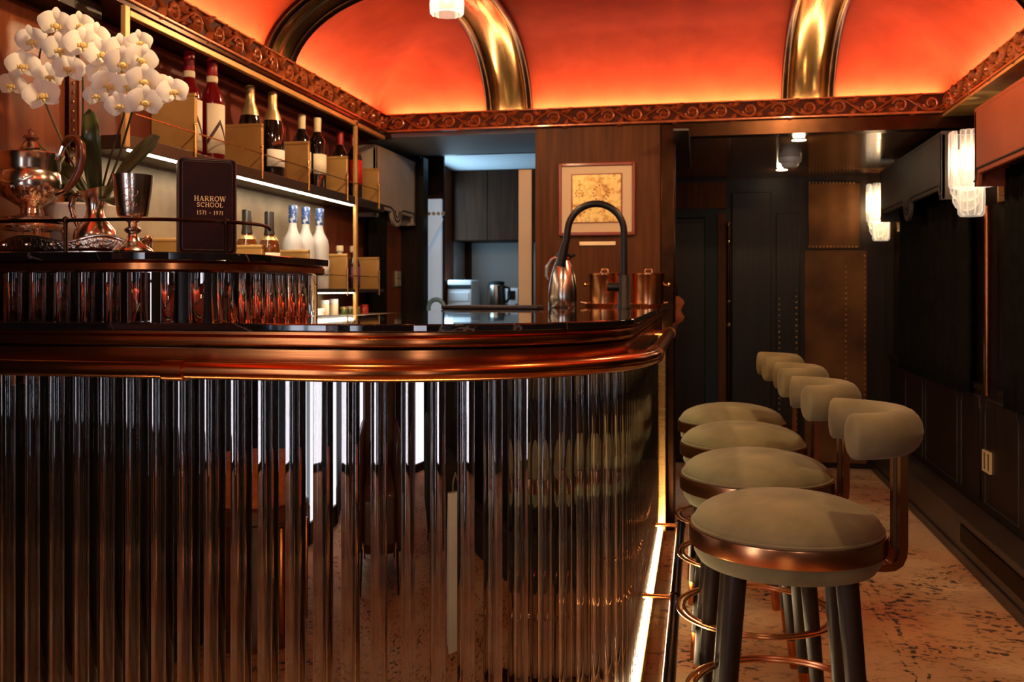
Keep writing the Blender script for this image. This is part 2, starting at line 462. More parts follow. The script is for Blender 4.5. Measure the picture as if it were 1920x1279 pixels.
wall_left = slab('wall_left', WL - .06, WL, YB, 6.4, 0, 2.5, M['wallwood'])
wall_right = slab('wall_right', WR, WR + .06, YB, 6.4, 0, 2.5, M['darkwood'])
slab('wall_back', WL, WR, YB - .06, YB, 0, 2.5, M['darkwood'])
# cross wall: the pillar with the picture, and the header above both openings
COLX0, COLX1 = -.794, -.125
column = slab('wall_front', COLX0, COLX1, YF + .01, YF + .20, 0, ZF0, M['colwood'])
MB().box(COLX1 - .055, COLX1 + .012, YF - .004, YF + .22, 0, ZF0 - .002).build('corner_post', M['bronze'], column, bevel=.006)
slab('wall_front', WL, WR, YF + .08, YF + .2, ZF0 + .002, 2.5, M['darkwood'])
slab('wall_far', COLX0, WR, 6.30, 6.36, 0, 2.1, M['darkwood'])

# vaulted ceiling: cloister cove on three sides and a flat top, all red
RO, RH = .58, CEIL - (ZF1 - .05)
PROF = [(RO * (1 - math.cos(a)), ZF1 - .05 + RH * math.sin(a)) for a in [PI / 2 * i / 16 for i in range(17)]]
CX0, CX1, CY1 = XL - .075, XR + .075, YF + .075
mb = MB()
for side in range(3):
    rows = []
    for o, z in PROF:
        if side == 0: rows.append([(CX0 + o, YB, z), (CX0 + o, CY1 - o, z)])
        elif side == 1: rows.append([(CX0 + o, CY1 - o, z), (CX1 - o, CY1 - o, z)])
        else: rows.append([(CX1 - o, CY1 - o, z), (CX1 - o, YB, z)])
    mb.grid(rows)
o = RO
mb.add([(CX0 + o, YB, CEIL), (CX1 - o, YB, CEIL), (CX1 - o, CY1 - o, CEIL), (CX0 + o, CY1 - o, CEIL)], [(0, 1, 2, 3)])
ceiling = mb.build('ceiling', M['red'])
ceiling.data.set_sharp_from_angle(angle=math.radians(20))
struct(ceiling)
# soffits between the friezes and the walls
slab('ceiling', WL, XL + .012, YB, YF + .1, ZF0 - .014, ZF0 - .002, M['bronze'])
slab('ceiling', XR - .012, WR, YB, YF + .1, ZF0 - .014, ZF0 - .002, M['brassbin'])
# corridor and servery ceilings beyond the cross wall
CORZ = 1.895
slab('ceiling', COLX1 - .6, WR, YF + .03, 6.35, CORZ, CORZ + .03, M['ceilgloss'])
slab('ceiling', WL, COLX0, YF + .06, 5.20, 1.945, 1.97, M['soffit'])
slab('trim_9', COLX1, WR, YF + .0, YF + .08, CORZ - .004, ZF0 - .004, M['bronze'])

# ribs: brass bands with dark bronze edge mouldings, following the vault
def rib_section(path_fn, n0, axis, name):
    """path_fn(lift) -> list of points along the rib; axis = unit vector across it"""
    ax = Vector(axis)
    band = MB()
    rows = [[Vector(p) - ax * .088, Vector(p) + ax * .088] for p in path_fn(.010)]
    band.grid(rows)
    r = band.build(name, M['ribbrass'], solid=.004)
    struct(r)
    for s in (-1, 1):
        pts = [Vector(p) + ax * (s * .104) for p in path_fn(.014)]
        MB().tube(pts, .018, 10, ry=None).build('edge_moulding', M['bronze'], r)
    return r

def cove_pts(lift):
    out = []
    for i, (o, z) in enumerate(PROF):
        a = PI / 2 * i / (len(PROF) - 1)
        nx, nz = math.cos(a) * RH, -math.sin(a) * RO
        # inward normal of the ellipse
        l = math.hypot(math.cos(a) / RO, math.sin(a) / RH)
        out.append((o + lift * (math.cos(a) / RO) / l, z - lift * (math.sin(a) / RH) / l))
    return out
RIBX = (-.935, .505)
RIBY = (3.38, 1.85, .32, -1.2)
for k, x in enumerate(RIBX):
    rib_section(lambda lift, x=x: [(x, CY1 - o, z) for o, z in cove_pts(lift)] + [(x, YB + .01, CEIL - lift)], 0, (1, 0, 0), 'trim_%d' % (4 + k))
for k, y in enumerate(RIBY[:3]):
    rib_section(lambda lift, y=y: [(CX0 + o, y, z) for o, z in cove_pts(lift * 1.2)] + [(CX1 - o, y, z) for o, z in cove_pts(lift * 1.2)][::-1], 0, (0, 1, 0), 'trim_%d' % (6 + k))

# ------------------------------------------------------------------ carved friezes
UL, FH = .262, ZF1 - ZF0
FC = (ZF0 + ZF1) / 2
def leaf_mesh(name, ln, wd, th, m):  # acanthus-like leaf
    mb = MB(); rows = []
    for i in range(7):
        s = i / 6
        w = wd * math.sin(PI * min(1, s * .92 + .06)) ** .8
        bend = .18 * ln * math.sin(s * 2.4)
        rows.append([(s * ln, bend - w, -.001), (s * ln, bend - w * .5, th * .8), (s * ln, bend, th * .45), (s * ln, bend + w * .5, th), (s * ln, bend + w, -.001)])
    return mb.grid(rows).mesh(name, m)
LEAF = leaf_mesh('leaf', .052, .0155, .017, M['carved'])
LEAF2 = leaf_mesh('leaf', .036, .0115, .014, M['carved'])
def vine_mesh():
    mb = MB(); A = .031
    pts = [(x, A * math.sin(2 * PI * x / UL), .003) for x in [UL * i / 28 for i in range(29)]]
    mb.tube(pts, .0050, 8, up=(0, 0, 1), ry=.012)
    for cx, s in ((UL * .25, 1), (UL * .75, -1)):
        sp = []
        for i in range(22):
            q = i / 21; a = (PI * .95 - q * 2 * PI * 1.12); r = .0325 * (1 - q * .55)
            sp.append((cx + .004 + r * math.cos(a), s * (-.002 + r * math.sin(a)), .003))
        mb.tube(sp, [.0062 * (1 - .35 * i / 21) for i in range(22)], 8, up=(0, 0, 1))
    return mb.mesh('vine_scroll', M['carved'])
VINE = vine_mesh()
def bud_mesh():
    mb = MB()
    for a, l, w in ((0, .026, .012), (1.25, .022, .010), (-1.25, .022, .010), (2.6, .018, .010), (-2.6, .018, .010)):
        rows = []
        for i in range(5):
            s = i / 4; ww = w * math.sin(PI * min(1, s * .9 + .08))
            c, sn = math.cos(a), math.sin(a); x = s * l
            rows.append([(x * c - y * sn, x * sn + y * c, z) for y, z in ((-ww, -.001), (0, .019 * (1 - .5 * s)), (ww, -.001))])
        mb.grid(rows)
    return mb.mesh('flower_bud', M['carved'])
BUD = bud_mesh()

def frieze(name, x0, x1, y0, y1, rot, origin, units, step):
    f = MB()
    f.box(x0, x1, y0, y1, ZF0, ZF1)
    fo = struct(f.build(name, M['carvedbg'], smooth=False))
    org = Vector(origin); Rm = Matrix.Rotation(rot[2], 4, 'Z') @ Matrix.Rotation(rot[0], 4, 'X')
    ln = step * units
    # plain fillets along both edges
    for zz, hh, pr in ((FH / 2 - .004, .008, .012), (-FH / 2 + .006, .011, .016)):
        m2 = MB().box(0, ln, zz - hh / 2, zz + hh / 2, -.002, pr)
        m2.v = [tuple(Rm @ Vector(p) + org) for p in m2.v]
        m2.build('fillet', M['carved'], fo, bevel=.003)
    for k in range(units):
        p0 = org + Rm @ Vector((k * step, 0, 0))
        sc = step / UL
        obj('vine_scroll', VINE, fo, p0, rot, (sc, 1, 1))
        for dx, dy, a in ((.25, -.004, .5), (.75, .004, -.5)):
            obj('flower_bud', BUD, fo, org + Rm @ Vector(((k + dx) * step, dy, 0)), (rot[0], 0, rot[2]) if False else (Matrix.Rotation(rot[2], 4, 'Z') @ Matrix.Rotation(rot[0], 4, 'X') @ Matrix.Rotation(a + random.uniform(-.4, .4), 4, 'Z')).to_euler())
        for dx, dy, a, big in ((.03, .010, 2.3, 1), (.06, -.018, -.5, 1), (.47, .014, .5, 1), (.53, -.010, -2.3, 1), (.38, .026, -.2, 0), (.60, -.028, .2, 0), (.10, .030, .1, 0), (.88, -.030, .1, 0), (.97, .006, .9, 0), (.50, .004, -.9, 0)):
            obj('leaf', LEAF if big else LEAF2, fo, org + Rm @ Vector(((k + dx) * step, dy, 0)),
                (Matrix.Rotation(rot[2], 4, 'Z') @ Matrix.Rotation(rot[0], 4, 'X') @ Matrix.Rotation(a, 4, 'Z')).to_euler())
    return fo
n = 10
frieze('trim_1', XL, XR, YF, YF + .02, (PI / 2, 0, 0), (XL, YF, FC), n, (XR - XL) / n)
frieze('trim_2', XL - .02, XL, 1.81, YF, (PI / 2, 0, PI / 2), (XL, 1.81, FC), 10, (YF - 1.81) / 10)
frieze('trim_3', XR, XR + .02, 2.82, YF, (PI / 2, 0, -PI / 2), (XR, YF, FC), 6, .28)
slab('trim_2', XL - .02, XL, YB, 1.81, ZF0, ZF1, M['carved'])
slab('trim_3', XR, XR + .02, YB, 2.82, ZF0, ZF1, M['carved'])

# ------------------------------------------------------------------ ceiling lamps: cut-glass tumblers at the rib crossings
def lamp_meshes():
    sh = MB(); prof = [(.040, 0), (.046, -.02), (.058, -.06), (.062, -.10), (.060, -.135), (.054, -.137), (.055, -.10), (.050, -.06), (.038, -.02)]
    rows = []
    for r, z in prof:
        rows.append([(r * (1 + (.06 if j % 2 else -.02)) * math.cos(2 * PI * j / 24), r * (1 + (.06 if j % 2 else -.02)) * math.sin(2 * PI * j / 24), z) for j in range(24)])
    sh.grid(rows, closed_u=True)
    cap = MB().lathe([(0, .035), (.052, .035), (.052, .022), (.042, .012), (.042, -.004), (0, -.004)], 24)
    bulb = MB().lathe([(0, -.095), (.010, -.09), (.015, -.07), (.010, -.045), (.007, -.004)], 12)
    return sh.mesh('glass_shade', M['tumbler'], smooth=False), cap.mesh('ceiling_rose', M['brass']), bulb.mesh('bulb', M['crystalhot'])
LSH, LCAP, LBULB = lamp_meshes()
LZ = CEIL - .045
lab = {(-.935, 3.38): 'cut glass ceiling lamp hanging before the left brass ceiling rib', (.505, 3.38): 'cut glass ceiling lamp at the top edge before the right brass rib'}
for y in RIBY:
    for x in RIBX:
        t = thing('ceiling_lamp', lab.get((x, y), 'cut glass ceiling lamp behind the camera, seen only in reflections'), 'lamp', (x, y, LZ), None, 'ceiling lamps' )
        obj('glass_shade', LSH, t); obj('ceiling_rose', LCAP, t); obj('bulb', LBULB, t)
        spot_light('lamp_light', (x, y, LZ - .150), LAMP_W if y > 1 else LAMP_W * .22, WARM, 177, .028)

# ------------------------------------------------------------------ the bar: mirror front behind glass rods
BY, BX, BR, BEND, BLEFT = 1.86, -.21, .55, 4.30, WL + .004
def outline(d, n=36, y_end=BEND, straight=4):
    pts = [(BLEFT + (BX - BR - BLEFT) * i / straight, BY - d) for i in range(straight)]
    pts += arc(BX - BR, BY + BR, BR + d, -PI / 2, 0, n)
    pts += [(BX + d, BY + BR + (y_end - BY - BR) * i / 8) for i in range(1, 9)]
    return pts
def sweep(mb, prof, closed=True, fn=outline):
    rows = [[(x, y, z) for x, y in fn(d)] for d, z in prof]
    mb.grid(rows, closed_v=closed)
    if closed:
        n = len(rows[0]); base = len(mb.v) - n * len(rows)
        mb.f.append(tuple(base + i * n for i in range(len(rows))))
        mb.f.append(tuple(base + i * n + n - 1 for i in range(len(rows)))[::-1])
    return mb
bar = thing('bar_counter', 'curved bar front of smoked mirror behind upright clear glass rods', 'bar')
sweep(MB(), [(0, .05), (0, .985), (-.03, .985), (-.03, .05)]).build('mirror_panel', M['mirror'], bar)
sweep(MB(), [(-.03, .0), (.055, .0), (.055, .046), (.050, .050), (-.03, .050)]).build('plinth', M['brass'], bar)
sweep(MB(), [(.001, .051), (.045, .051), (.045, .059), (.001, .059)]).build('floor_led_strip', M['floorled'], bar)
sweep(MB(), [(.006, .9745), (.030, .9745), (.030, .970), (.006, .970)]).build('top_led_strip', M['led'], bar)
# copper fascia: two stepped mouldings
sweep(MB(), [(.0, .975), (.032, .975), (.034, .960), (.040, .960), (.040, 1.026), (.0, 1.026)]).build('lower_fascia', M['copper'], bar)
sweep(MB(), [(.0, 1.0275), (.036, 1.0275), (.047, 1.036), (.049, 1.044), (.047, 1.0515), (.044, 1.0535), (.050, 1.058), (.050, 1.0635), (.0, 1.0635)]).build('upper_fascia', M['copper'], bar)
rail = MB().tube([(x, y, .985) for x, y in outline(.098, y_end=4.36)], .0195, 18).build('hand_rail', M['copper'], bar)
def path_at(d, s_from_left):
    """point and tangent at arc length along outline(d), measured from the left end"""
    p = outline(d, 120); acc = 0
    for a, b in zip(p, p[1:]):
        l = math.hypot(b[0] - a[0], b[1] - a[1])
        if acc + l >= s_from_left:
            t = (s_from_left - acc) / l
            return (a[0] + (b[0] - a[0]) * t, a[1] + (b[1] - a[1]) * t), ((b[0] - a[0]) / l, (b[1] - a[1]) / l)
        acc += l
    return None, None
def s_of_front_x(x): return x - BLEFT
for s in (s_of_front_x(-1.077), s_of_front_x(-.785) + 1.10, s_of_front_x(-.785) + 2.35):
    p, t = path_at(.098, s)
    c = Vector((p[0], p[1], .985)); tv = Vector((t[0], t[1], 0)); nv = Vector((-t[1], t[0], 0))
    MB().cyl(c - tv * .024, c + tv * .024, .0240, 20).build('rail_collar', M['copper'], rail)
    MB().cyl(c, c + nv * .062, .010, 12).build('rail_bracket', M['copper'], rail)
# glass rods
PITCH = .0634
ROD = MB().lathe([(0, 0), (.0135, 0), (.0152, .002), (.0152, .898), (.0135, .900), (0, .900)], 20).mesh('glass_rod', M['rod'])
s0 = s_of_front_x(-.789) % PITCH
k = 0
while True:
    p, t = path_at(.0165, s0 + k * PITCH)
    if p is None or p[1] > BEND - .02: break
    obj('glass_rod', ROD, bar, (p[0], p[1], .063)); k += 1
# brass end post where the bar meets the pillar
MB().box(BX - .05, BX + .062, BEND, BEND + .05, 0, .957).build('end_panel', M['brass'], bar, bevel=.003)
MB().box(BX - .05, BX + .03, BEND + .05, YF, 0, .957).build('end_filler', M['bronze'], bar)
# carcass behind the mirror keeps daylight out
MB().box(BLEFT, BX - .12, BY + .60, BY + .62, 0, 1.03).build('carcass', M['black'], bar)
MB().box(-.92, -.90, BY + .62, YF, 0, 1.03).build('carcass', M['black'], bar)
# foot rail along the stool side
FRX = -.075
fr = thing('foot_rail', 'dark bronze foot rail on brackets along the stool side of the bar', 'foot rail')
MB().tube([(FRX, 1.75, .15), (FRX, 4.03, .15)], .0175, 14).build('rail_tube', M['bronze'], fr)
MB().lathe([(0, -.021), (.014, -.017), (.021, 0), (.014, .017), (0, .021)], 14, (FRX, 4.04, .15)).build('end_knob', M['bronze'], fr)
for y in (2.10, 3.06, 4.0):
    MB().cyl((BX + .03, y, .15), (FRX, y, .15), .0085, 10).build('bracket', M['copper'], fr)
    MB().cyl((FRX, y - .012, .15), (FRX, y + .012, .15), .0205, 14).build('collar', M['bronze'], fr)
    MB().cyl((FRX, y, .15), (FRX, y, 0), .010, 10).build('post', M['bronze'], fr)

# worktop: polished black marble, an L round the bartender's well
wt = MB()
top = outline(.056, y_end=YF - .002)
inner = [(-.93, YF - .002), (-.93, BY + .60), (BLEFT, BY + .60)]
poly = top + inner
wt.prism(poly, lambda a, b, d: (a, b, d), 1.0645, 1.0815)
worktop = tag(wt.build('bar_worktop', M['marble'], smooth=False, bevel=.003), 'polished black marble worktop on the curved bar', 'worktop')
WZ = 1.0815

# raised shelf at the left end of the bar
TY, TX, TR = 1.885, -1.075, .20
def outline2(d, n=16):
    pts = [(BLEFT, TY - d), (TX - TR, TY - d)][:1]
    pts += arc(TX - TR, TY + TR, TR + d, -PI / 2, 0, n)
    pts += [(TX + d, 2.44)]
    return pts
tier = thing('raised_bar_shelf', 'raised bar shelf with black marble top over a row of short glass rods', 'shelf')
sweep(MB(), [(0, WZ), (0, 1.195), (-.02, 1.195), (-.02, WZ)], fn=outline2).build('mirror_panel', M['mirror'], tier)
sweep(MB(), [(-.02, 1.194), (.036, 1.194), (.044, 1.199), (.044, 1.213), (.038, 1.2155), (.042, 1.2185), (-.02, 1.2185)], fn=outline2).build('fascia', M['copper'], tier)
t2 = MB(); t2.prism(outline2(.056) + [(BLEFT, 2.44)], lambda a, b, d: (a, b, d), 1.219, 1.2375)
t2.build('marble_top', M['marble'], tier, smooth=False, bevel=.002)
TZ = 1.2375
ROD2 = MB().lathe([(0, 0), (.0145, 0), (.0152, .001), (.0152, .1105), (0, .1115)], 20).mesh('glass_rod', M['rod'])
def place_tier_rods():
    p = outline2(.0165, 60); acc = 0; nxt = .036
    for a, b in zip(p, p[1:]):
        l = math.hypot(b[0] - a[0], b[1] - a[1])
        while nxt <= acc + l:
            q = (nxt - acc) / l
            obj('glass_rod', ROD2, tier, (a[0] + (b[0] - a[0]) * q, a[1] + (b[1] - a[1]) * q, WZ + .0005)); nxt += PITCH
        acc += l
place_tier_rods()
g = MB(); gp = [(x, y, 1.311) for x, y in outline2(.03)][:-1]
gp = [(x, y, z) for x, y, z in gp] + [(TX + .03, TY + TR + .03, 1.309), (TX + .028, TY + TR + .05, 1.303)]
gr = g.tube(gp, .0042, 8).build('gallery_rail', M['bronze'], tier)
for (px, py) in ((ony(123, 440, TY - .03).x, TY - .03), (TX - TR + (TR + .03) * math.sin(1.05), TY + TR - (TR + .03) * math.cos(1.05))):
    MB().cyl((px, py, TZ), (px, py, 1.313), .0045, 8).build('rail_post', M['bronze'], gr)
    MB().lathe([(0, .010), (.006, .006), (.0075, 0), (.006, -.006), (0, -.010)], 10, (px, py, 1.311)).build('rail_knob', M['bronze'], gr)

# ------------------------------------------------------------------ bar stools
def stool_meshes():
    P = []
    # seat cushion: domed velvet pad
    prof = [(0, .724)] + [(.190 * math.sin(a) ** .9, .664 + .060 * math.cos(a)) for a in [PI / 2 * i / 12 for i in range(1, 12)]] + [(.194, .664), (.194, .656)]
    P.append(('seat_cushion', MB().lathe(prof, 56).mesh('seat_cushion', M['olive'])))
    P.append(('seat_piping', MB().tube([(.1935 * math.cos(a), .1935 * math.sin(a), .660) for a in [2 * PI * i / 56 for i in range(56)]], .0035, 6, closed=True).mesh('seat_piping', M['olive'])))
    P.append(('seat_band', MB().lathe([(.193, .656), (.2005, .656), (.2010, .654), (.2010, .622), (.2005, .620), (.193, .620)], 56).mesh('seat_band', M['copperlt'])))
    P.append(('seat_base', MB().lathe([(.190, .624), (.190, .600), (.180, .584), (.15, .577), (0, .577)], 56).mesh('seat_base', M['olive'])))
    # legs: round, tapered, splayed, with copper ferrules
    for sx, sy in ((-1, -1), (1, -1), (1, 1), (-1, 1)):
        a = Vector((sx * .106, sy * .106, .585)); b = Vector((sx * .150, sy * .150, 0))
        m = a + (b - a) * .86
        P.append(('leg', MB().tube([a, m], [.0225, .0165], 14).mesh('leg', M['leg'])))
        P.append(('foot_ferrule', MB().tube([m + (a - m) * .004, b], [.0168, .0140], 14).mesh('foot_ferrule', M['copper'])))
    ring = MB()
    P.append(('foot_ring', MB().tube([(.207 * math.cos(a), .207 * math.sin(a), .297) for a in [2 * PI * i / 64 for i in range(64)]], .0048, 8, closed=True).mesh('foot_ring', M['copperlt'])))
    P.append(('foot_ring', MB().tube([(.190 * math.cos(a), .190 * math.sin(a), .297) for a in [2 * PI * i / 64 for i in range(64)]], .0048, 8, closed=True).mesh('foot_ring', M['copperlt'])))
    for q in range(4):
        a = PI / 4 + q * PI / 2
        P.append(('ring_clip', MB().tube([(r * math.cos(a), r * math.sin(a), .297) for r in (.178, .209)], .0042, 8).mesh('ring_clip', M['copperlt'])))
    # back support: pair of copper-edged uprights
    for sy in (-1, 1):
        y0 = sy * .034
        pts = [(.150, y0, .592), (.188, y0, .592), (.205, y0, .595), (.216, y0, .603), (.222, y0, .618), (.224, y0, .64), (.224, y0, .72), (.224, y0, .85)]
        # smooth the corner
        mb = MB()
        rows = []
        for i, p in enumerate(pts):
            q0 = Vector(pts[max(i - 1, 0)]); q1 = Vector(pts[min(i + 1, len(pts) - 1)])
            t = (q1 - q0).normalized(); nn = Vector((-t.z, 0, t.x))
            c = Vector(p); h = .0075; w = .017
            rows.append([c + nn * h + Vector((0, w, 0)), c + nn * h - Vector((0, w, 0)), c - nn * h - Vector((0, w, 0)), c - nn * h + Vector((0, w, 0))])
        mb.grid(rows, closed_u=True)
        mb.f.append((0, 1, 2, 3)); n = len(mb.v); mb.f.append((n - 1, n - 2, n - 3, n - 4))
        P.append(('back_upright', mb.mesh('back_upright', M['copper'])))
    mb = MB().box(.2155, .2345, -.0165, .0165, .615, .84)
    P.append(('back_spine', mb.mesh('back_spine', M['leg'], smooth=False)))
    # horseshoe bolster
    pts = []; rs = []
    R = .105; cx = .150
    path = [(.088, -R), (.11, -R)] + [(cx + R * math.sin(a) * 1.0 + 0, -R * math.cos(a)) for a in [PI * i / 18 for i in range(19)]] + [(.11, R), (.088, R)]
    R = .136; cx = .095; e_ = 1.42
    path = [(cx + R * math.cos(a), R * math.sin(a)) for a in [-e_ + 2 * e_ * i / 24 for i in range(25)]]
    mb = MB(); seg = 18; rows = []
    for i, (x, y) in enumerate(path):
        q0 = path[max(i - 1, 0)]; q1 = path[min(i + 1, len(path) - 1)]
        t = Vector((q1[0] - q0[0], q1[1] - q0[1], 0)).normalized(); nn = Vector((t.y, -t.x, 0))
        e = min(i, len(path) - 1 - i); k = (.0, 1)[1]
        rows.append([Vector((x, y, .868)) + nn * (math.cos(a) * .037) + Vector((0, 0, math.sin(a) * .045)) for a in [2 * PI * j / seg for j in range(seg)]])
    # rounded end caps
    def cap(row, dirv):
        c = sum(row, Vector()) / len(row)
        out = []
        for s, d in ((.96, .004), (.84, .008), (.5, .011), (.0, .012)):
            out.append([c + (p - c) * s + dirv * d for p in row])
        return out
    d0 = Vector((-math.sin(e_), -math.cos(e_), 0)); d1 = Vector((-math.sin(e_), math.cos(e_), 0))
    rows = cap(rows[0], d0)[::-1] + rows + cap(rows[-1], d1)
    mb.grid(rows, closed_u=True)
    P.append(('backrest', mb.mesh('backrest', M['olive'])))
    return P
SP = stool_meshes()
STOOLS = [((.180, 2.02), 'nearest olive velvet bar stool with copper band and horseshoe backrest', .0),
          ((.150, 2.555), 'second nearest olive velvet bar stool along the mirrored bar', .03),
          ((.140, 3.085), 'third olive velvet bar stool from the camera along the bar', -.02),
          ((.122, 3.60), 'farthest olive velvet bar stool, beside the dark corridor pillar', .02)]
for (x, y), lb, rz in STOOLS:
    t = thing('bar_stool', lb, 'stool', (x, y, 0), (0, 0, rz), 'olive velvet bar stools')
    for nm, me in SP: obj(nm, me, t)

# ------------------------------------------------------------------ back bar: brass shelving on the left wall
SX = -1.555                      # front edge of the shelves
SH1, SH0 = 1.588, 1.160          # shelf tops
unit = thing('bottle_shelving', 'brass back-bar shelving with lit shelves on the left wall', 'shelving')
SY0, SY1 = 2.31, 4.44
MB().box(WL + .002, WL + .008, SY0, SY1, 1.545, ZF0 - .016).build('upper_back_panel', M['redpanel'], unit, smooth=False)
MB().box(WL + .002, WL + .008, SY0, 4.03, SH0, 1.543).build('middle_back_panel', M['backpanel'], unit, smooth=False)
MB().box(WL + .002, WL + .008, SY0, 4.03, 1.042, SH0 - .02).build('lower_back_panel', M['backpanel'], unit, smooth=False)
MB().box(WL + .008, SX, SY0, SY1, 1.548, SH1).build('shelf', M['shelf'], unit, bevel=.002)
MB().box(WL + .008, SX, SY0, SY1, 1.144, SH0).build('shelf', M['shelf'], unit, bevel=.002)
for y0, y1 in ((2.33, 2.86), (2.875, 3.42), (3.435, 4.03)):
    MB().box(SX - .022, SX - .004, y0, y1, 1.5435, 1.5478).build('led_strip', M['ledcool'], unit, smooth=False)
    MB().box(SX - .022, SX - .004, y0, y1, 1.1395, 1.1438).build('led_strip', M['ledcool'], unit, smooth=False)
    area_light('shelf_light', (SX - .03, (y0 + y1) / 2, 1.541), (0, 0, 0), .02, y1 - y0, .9, (1, .84, .60))
    area_light('shelf_light', (SX - .03, (y0 + y1) / 2, 1.137), (0, 0, 0), .02, y1 - y0, .6, (1, .84, .60))
for y in (SY0 - .012, 4.05):
    MB().box(SX - .012, SX + .004, y - .011, y + .011, 1.04 if y > 3 else 1.55, ZF0 - .016).build('upright', M['brassbin'], unit, bevel=.002)
MB().box(SX - .015, SX + .004, SY0, SY1, 1.915, 1.934).build('top_bar', M['brassbin'], unit, bevel=.002)
# brass divider bins, with a small gallery rail running on from each to the next
def bin_at(y, ztop, z0, dep):
    b = MB().box(WL + .01, SX - .002, y, y + .016, z0, ztop - .008)
    o = b.build('divider', M['brassbin'], unit, bevel=.002)
    MB().cyl((WL + .01, y + .006, ztop - .009), (SX - .002, y + .006, ztop - .009), .0085, 10).build('rolled_edge', M['brassbin'], o)
    return o
BINY = (2.655, 3.11, 3.52, 3.94, 4.36)
for i, y in enumerate(BINY):
    for z0, h in ((SH1, .175 if i else .19), (SH0, .160)):
        d = bin_at(y, z0 + h, z0, .15)
        MB().cyl((SX + .003, y - .006, z0 - .03), (SX + .003, y - .006, z0 + .085), .004, 8).build('rail_post', M['brass'], d)
        MB().lathe([(0, .007), (.006, .003), (.006, -.003), (0, -.007)], 8, (SX + .003, y - .006, z0 + .088)).build('rail_knob', M['brass'], d)
        ya = BINY[i - 1] + .02 if i else SY0 + .02
        MB().cyl((SX + .003, ya, z0 + .060), (SX + .003, y - .006, z0 + .060), .0025, 6).build('gallery_rail', M['brass'], d)

# back counter under the shelves
bc = thing('back_counter', 'pale stone back counter under the lit bottle shelves', 'counter')
MB().box(WL + .002, -1.40, 2.50, 4.44, 1.010, 1.040).build('stone_top', M['stone'], bc, bevel=.002)
MB().box(WL + .002, -1.42, 2.50, 4.44, 0, 1.010).build('cabinet', M['darkwood'], bc)

# ---- bottles
def bottle(name, label, pos, prof, glass, parts, grp, face=-.5):
    t = thing(name, label, 'bottle', pos, (0, 0, face), grp)
    MB().lathe(prof, 24).build('glass_body', glass, t)
    for nm, kind, m, args in parts:
        if kind == 'lathe': MB().lathe(args, 24).build(nm, m, t)
        elif kind == 'label':
            r, z0, z1, half = args
            MB().lathe([(r, z0), (r, z1)], 16, a0=-half, a1=half).build(nm, m, t, solid=.0008)
        elif kind == 'stripe':
            r, z0, z1, a0, a1 = args; rows = []
            for i in range(9):
                s = i / 8; a = a0 + (a1 - a0) * s; z = z0 + (z1 - z0) * s
                rows.append([(r * math.cos(a), r * math.sin(a), z - .009), (r * math.cos(a), r * math.sin(a), z + .009)])
            MB().grid(rows).build(nm, m, t, solid=.0006)
    return t
WINE = [(0, 0), (.034, 0), (.0375, .004), (.0375, .185), (.034, .205), (.020, .228), (.0145, .245), (.0140, .295), (0, .295)]
CHAMP = [(0, 0), (.040, 0), (.0445, .006), (.0445, .150), (.041, .185), (.028, .235), (.0175, .262), (.015, .31), (0, .31)]
LIQ = [(0, 0), (.037, 0), (.040, .004), (.040, .180), (.035, .215), (.020, .248), (.016, .262), (.0155, .29), (0, .29)]
VOD = [(0, 0), (.037, 0), (.040, .004), (.041, .185), (.036, .210), (.020, .240), (.0155, .262), (.0150, .315), (0, .315)]
WHI = [(0, 0), (.036, 0), (.0395, .004), (.0395, .150), (.036, .175), (.020, .200), (.0155, .215), (.0155, .235), (0, .235)]
SML = [(0, 0), (.027, 0), (.030, .003), (.030, .115), (.025, .135), (.013, .150), (.012, .175), (0, .175)]
def pos_on_shelf(u, z, X): 
    p = onx(u, HZ, X); return (X, p.y, z)
B = 'bottles on the upper shelf'
for u, X, lb in ((355, -1.635, 'red-capped ruby liqueur bottle, left of the pair on the upper shelf'), (398, -1.60, 'red-capped ruby liqueur bottle, right of the pair on the upper shelf')):
    bottle('liqueur_bottle', lb, pos_on_shelf(u, SH1, X), LIQ, M['bottlered'], [
        ('cap', 'lathe', M['capred'], [(0, .345), (.016, .345), (.0175, .342), (.0170, .282), (.0158, .28)]),
        ('neck_band', 'lathe', M['capcream'], [(.0168, .282), (.0185, .280), (.0185, .262), (.0165, .260)]),
        ('label', 'label', M['label'], (.0406, .02, .185, 1.0)),
        ('label_stripe', 'stripe', M['labeldark'], (.0412, .055, .125, -.95, .1)),
        ('label_stripe', 'stripe', M['labeldark'], (.0412, .125, .055, .1, .95))], B)
for u, X, lb in ((469, -1.635, 'gold-foiled champagne bottle half behind a brass divider'), (511, -1.60, 'gold-foiled champagne bottle standing clear in front with white label')):
    bottle('champagne_bottle', lb, pos_on_shelf(u, SH1, X), CHAMP, M['bottledark'], [
        ('foil', 'lathe', M['foilgold'], [(0, .326), (.014, .326), (.0175, .320), (.0172, .302), (.0165, .298), (.0178, .262), (.0285, .2352), (.0345, .212)]),
        ('label', 'label', M['labelwhite'], (.0451, .035, .100, 1.1)),
        ('neck_label', 'lathe', M['bottledark'], [(.0350, .213), (.0392, .197), (.0400, .192)])], B)
for u, X, lb in ((566, -1.635, 'wine bottle with cream capsule, behind the third brass divider'), (595, -1.60, 'wine bottle with cream capsule and tall cream label')):
    bottle('wine_bottle', lb, pos_on_shelf(u, SH1, X), WINE, M['bottledark'], [
        ('capsule', 'lathe', M['capcream'], [(0, .303), (.015, .303), (.016, .300), (.0152, .238), (.0148, .236)]),
        ('label', 'label', M['label'], (.0381, .06, .145, 1.15))], B)
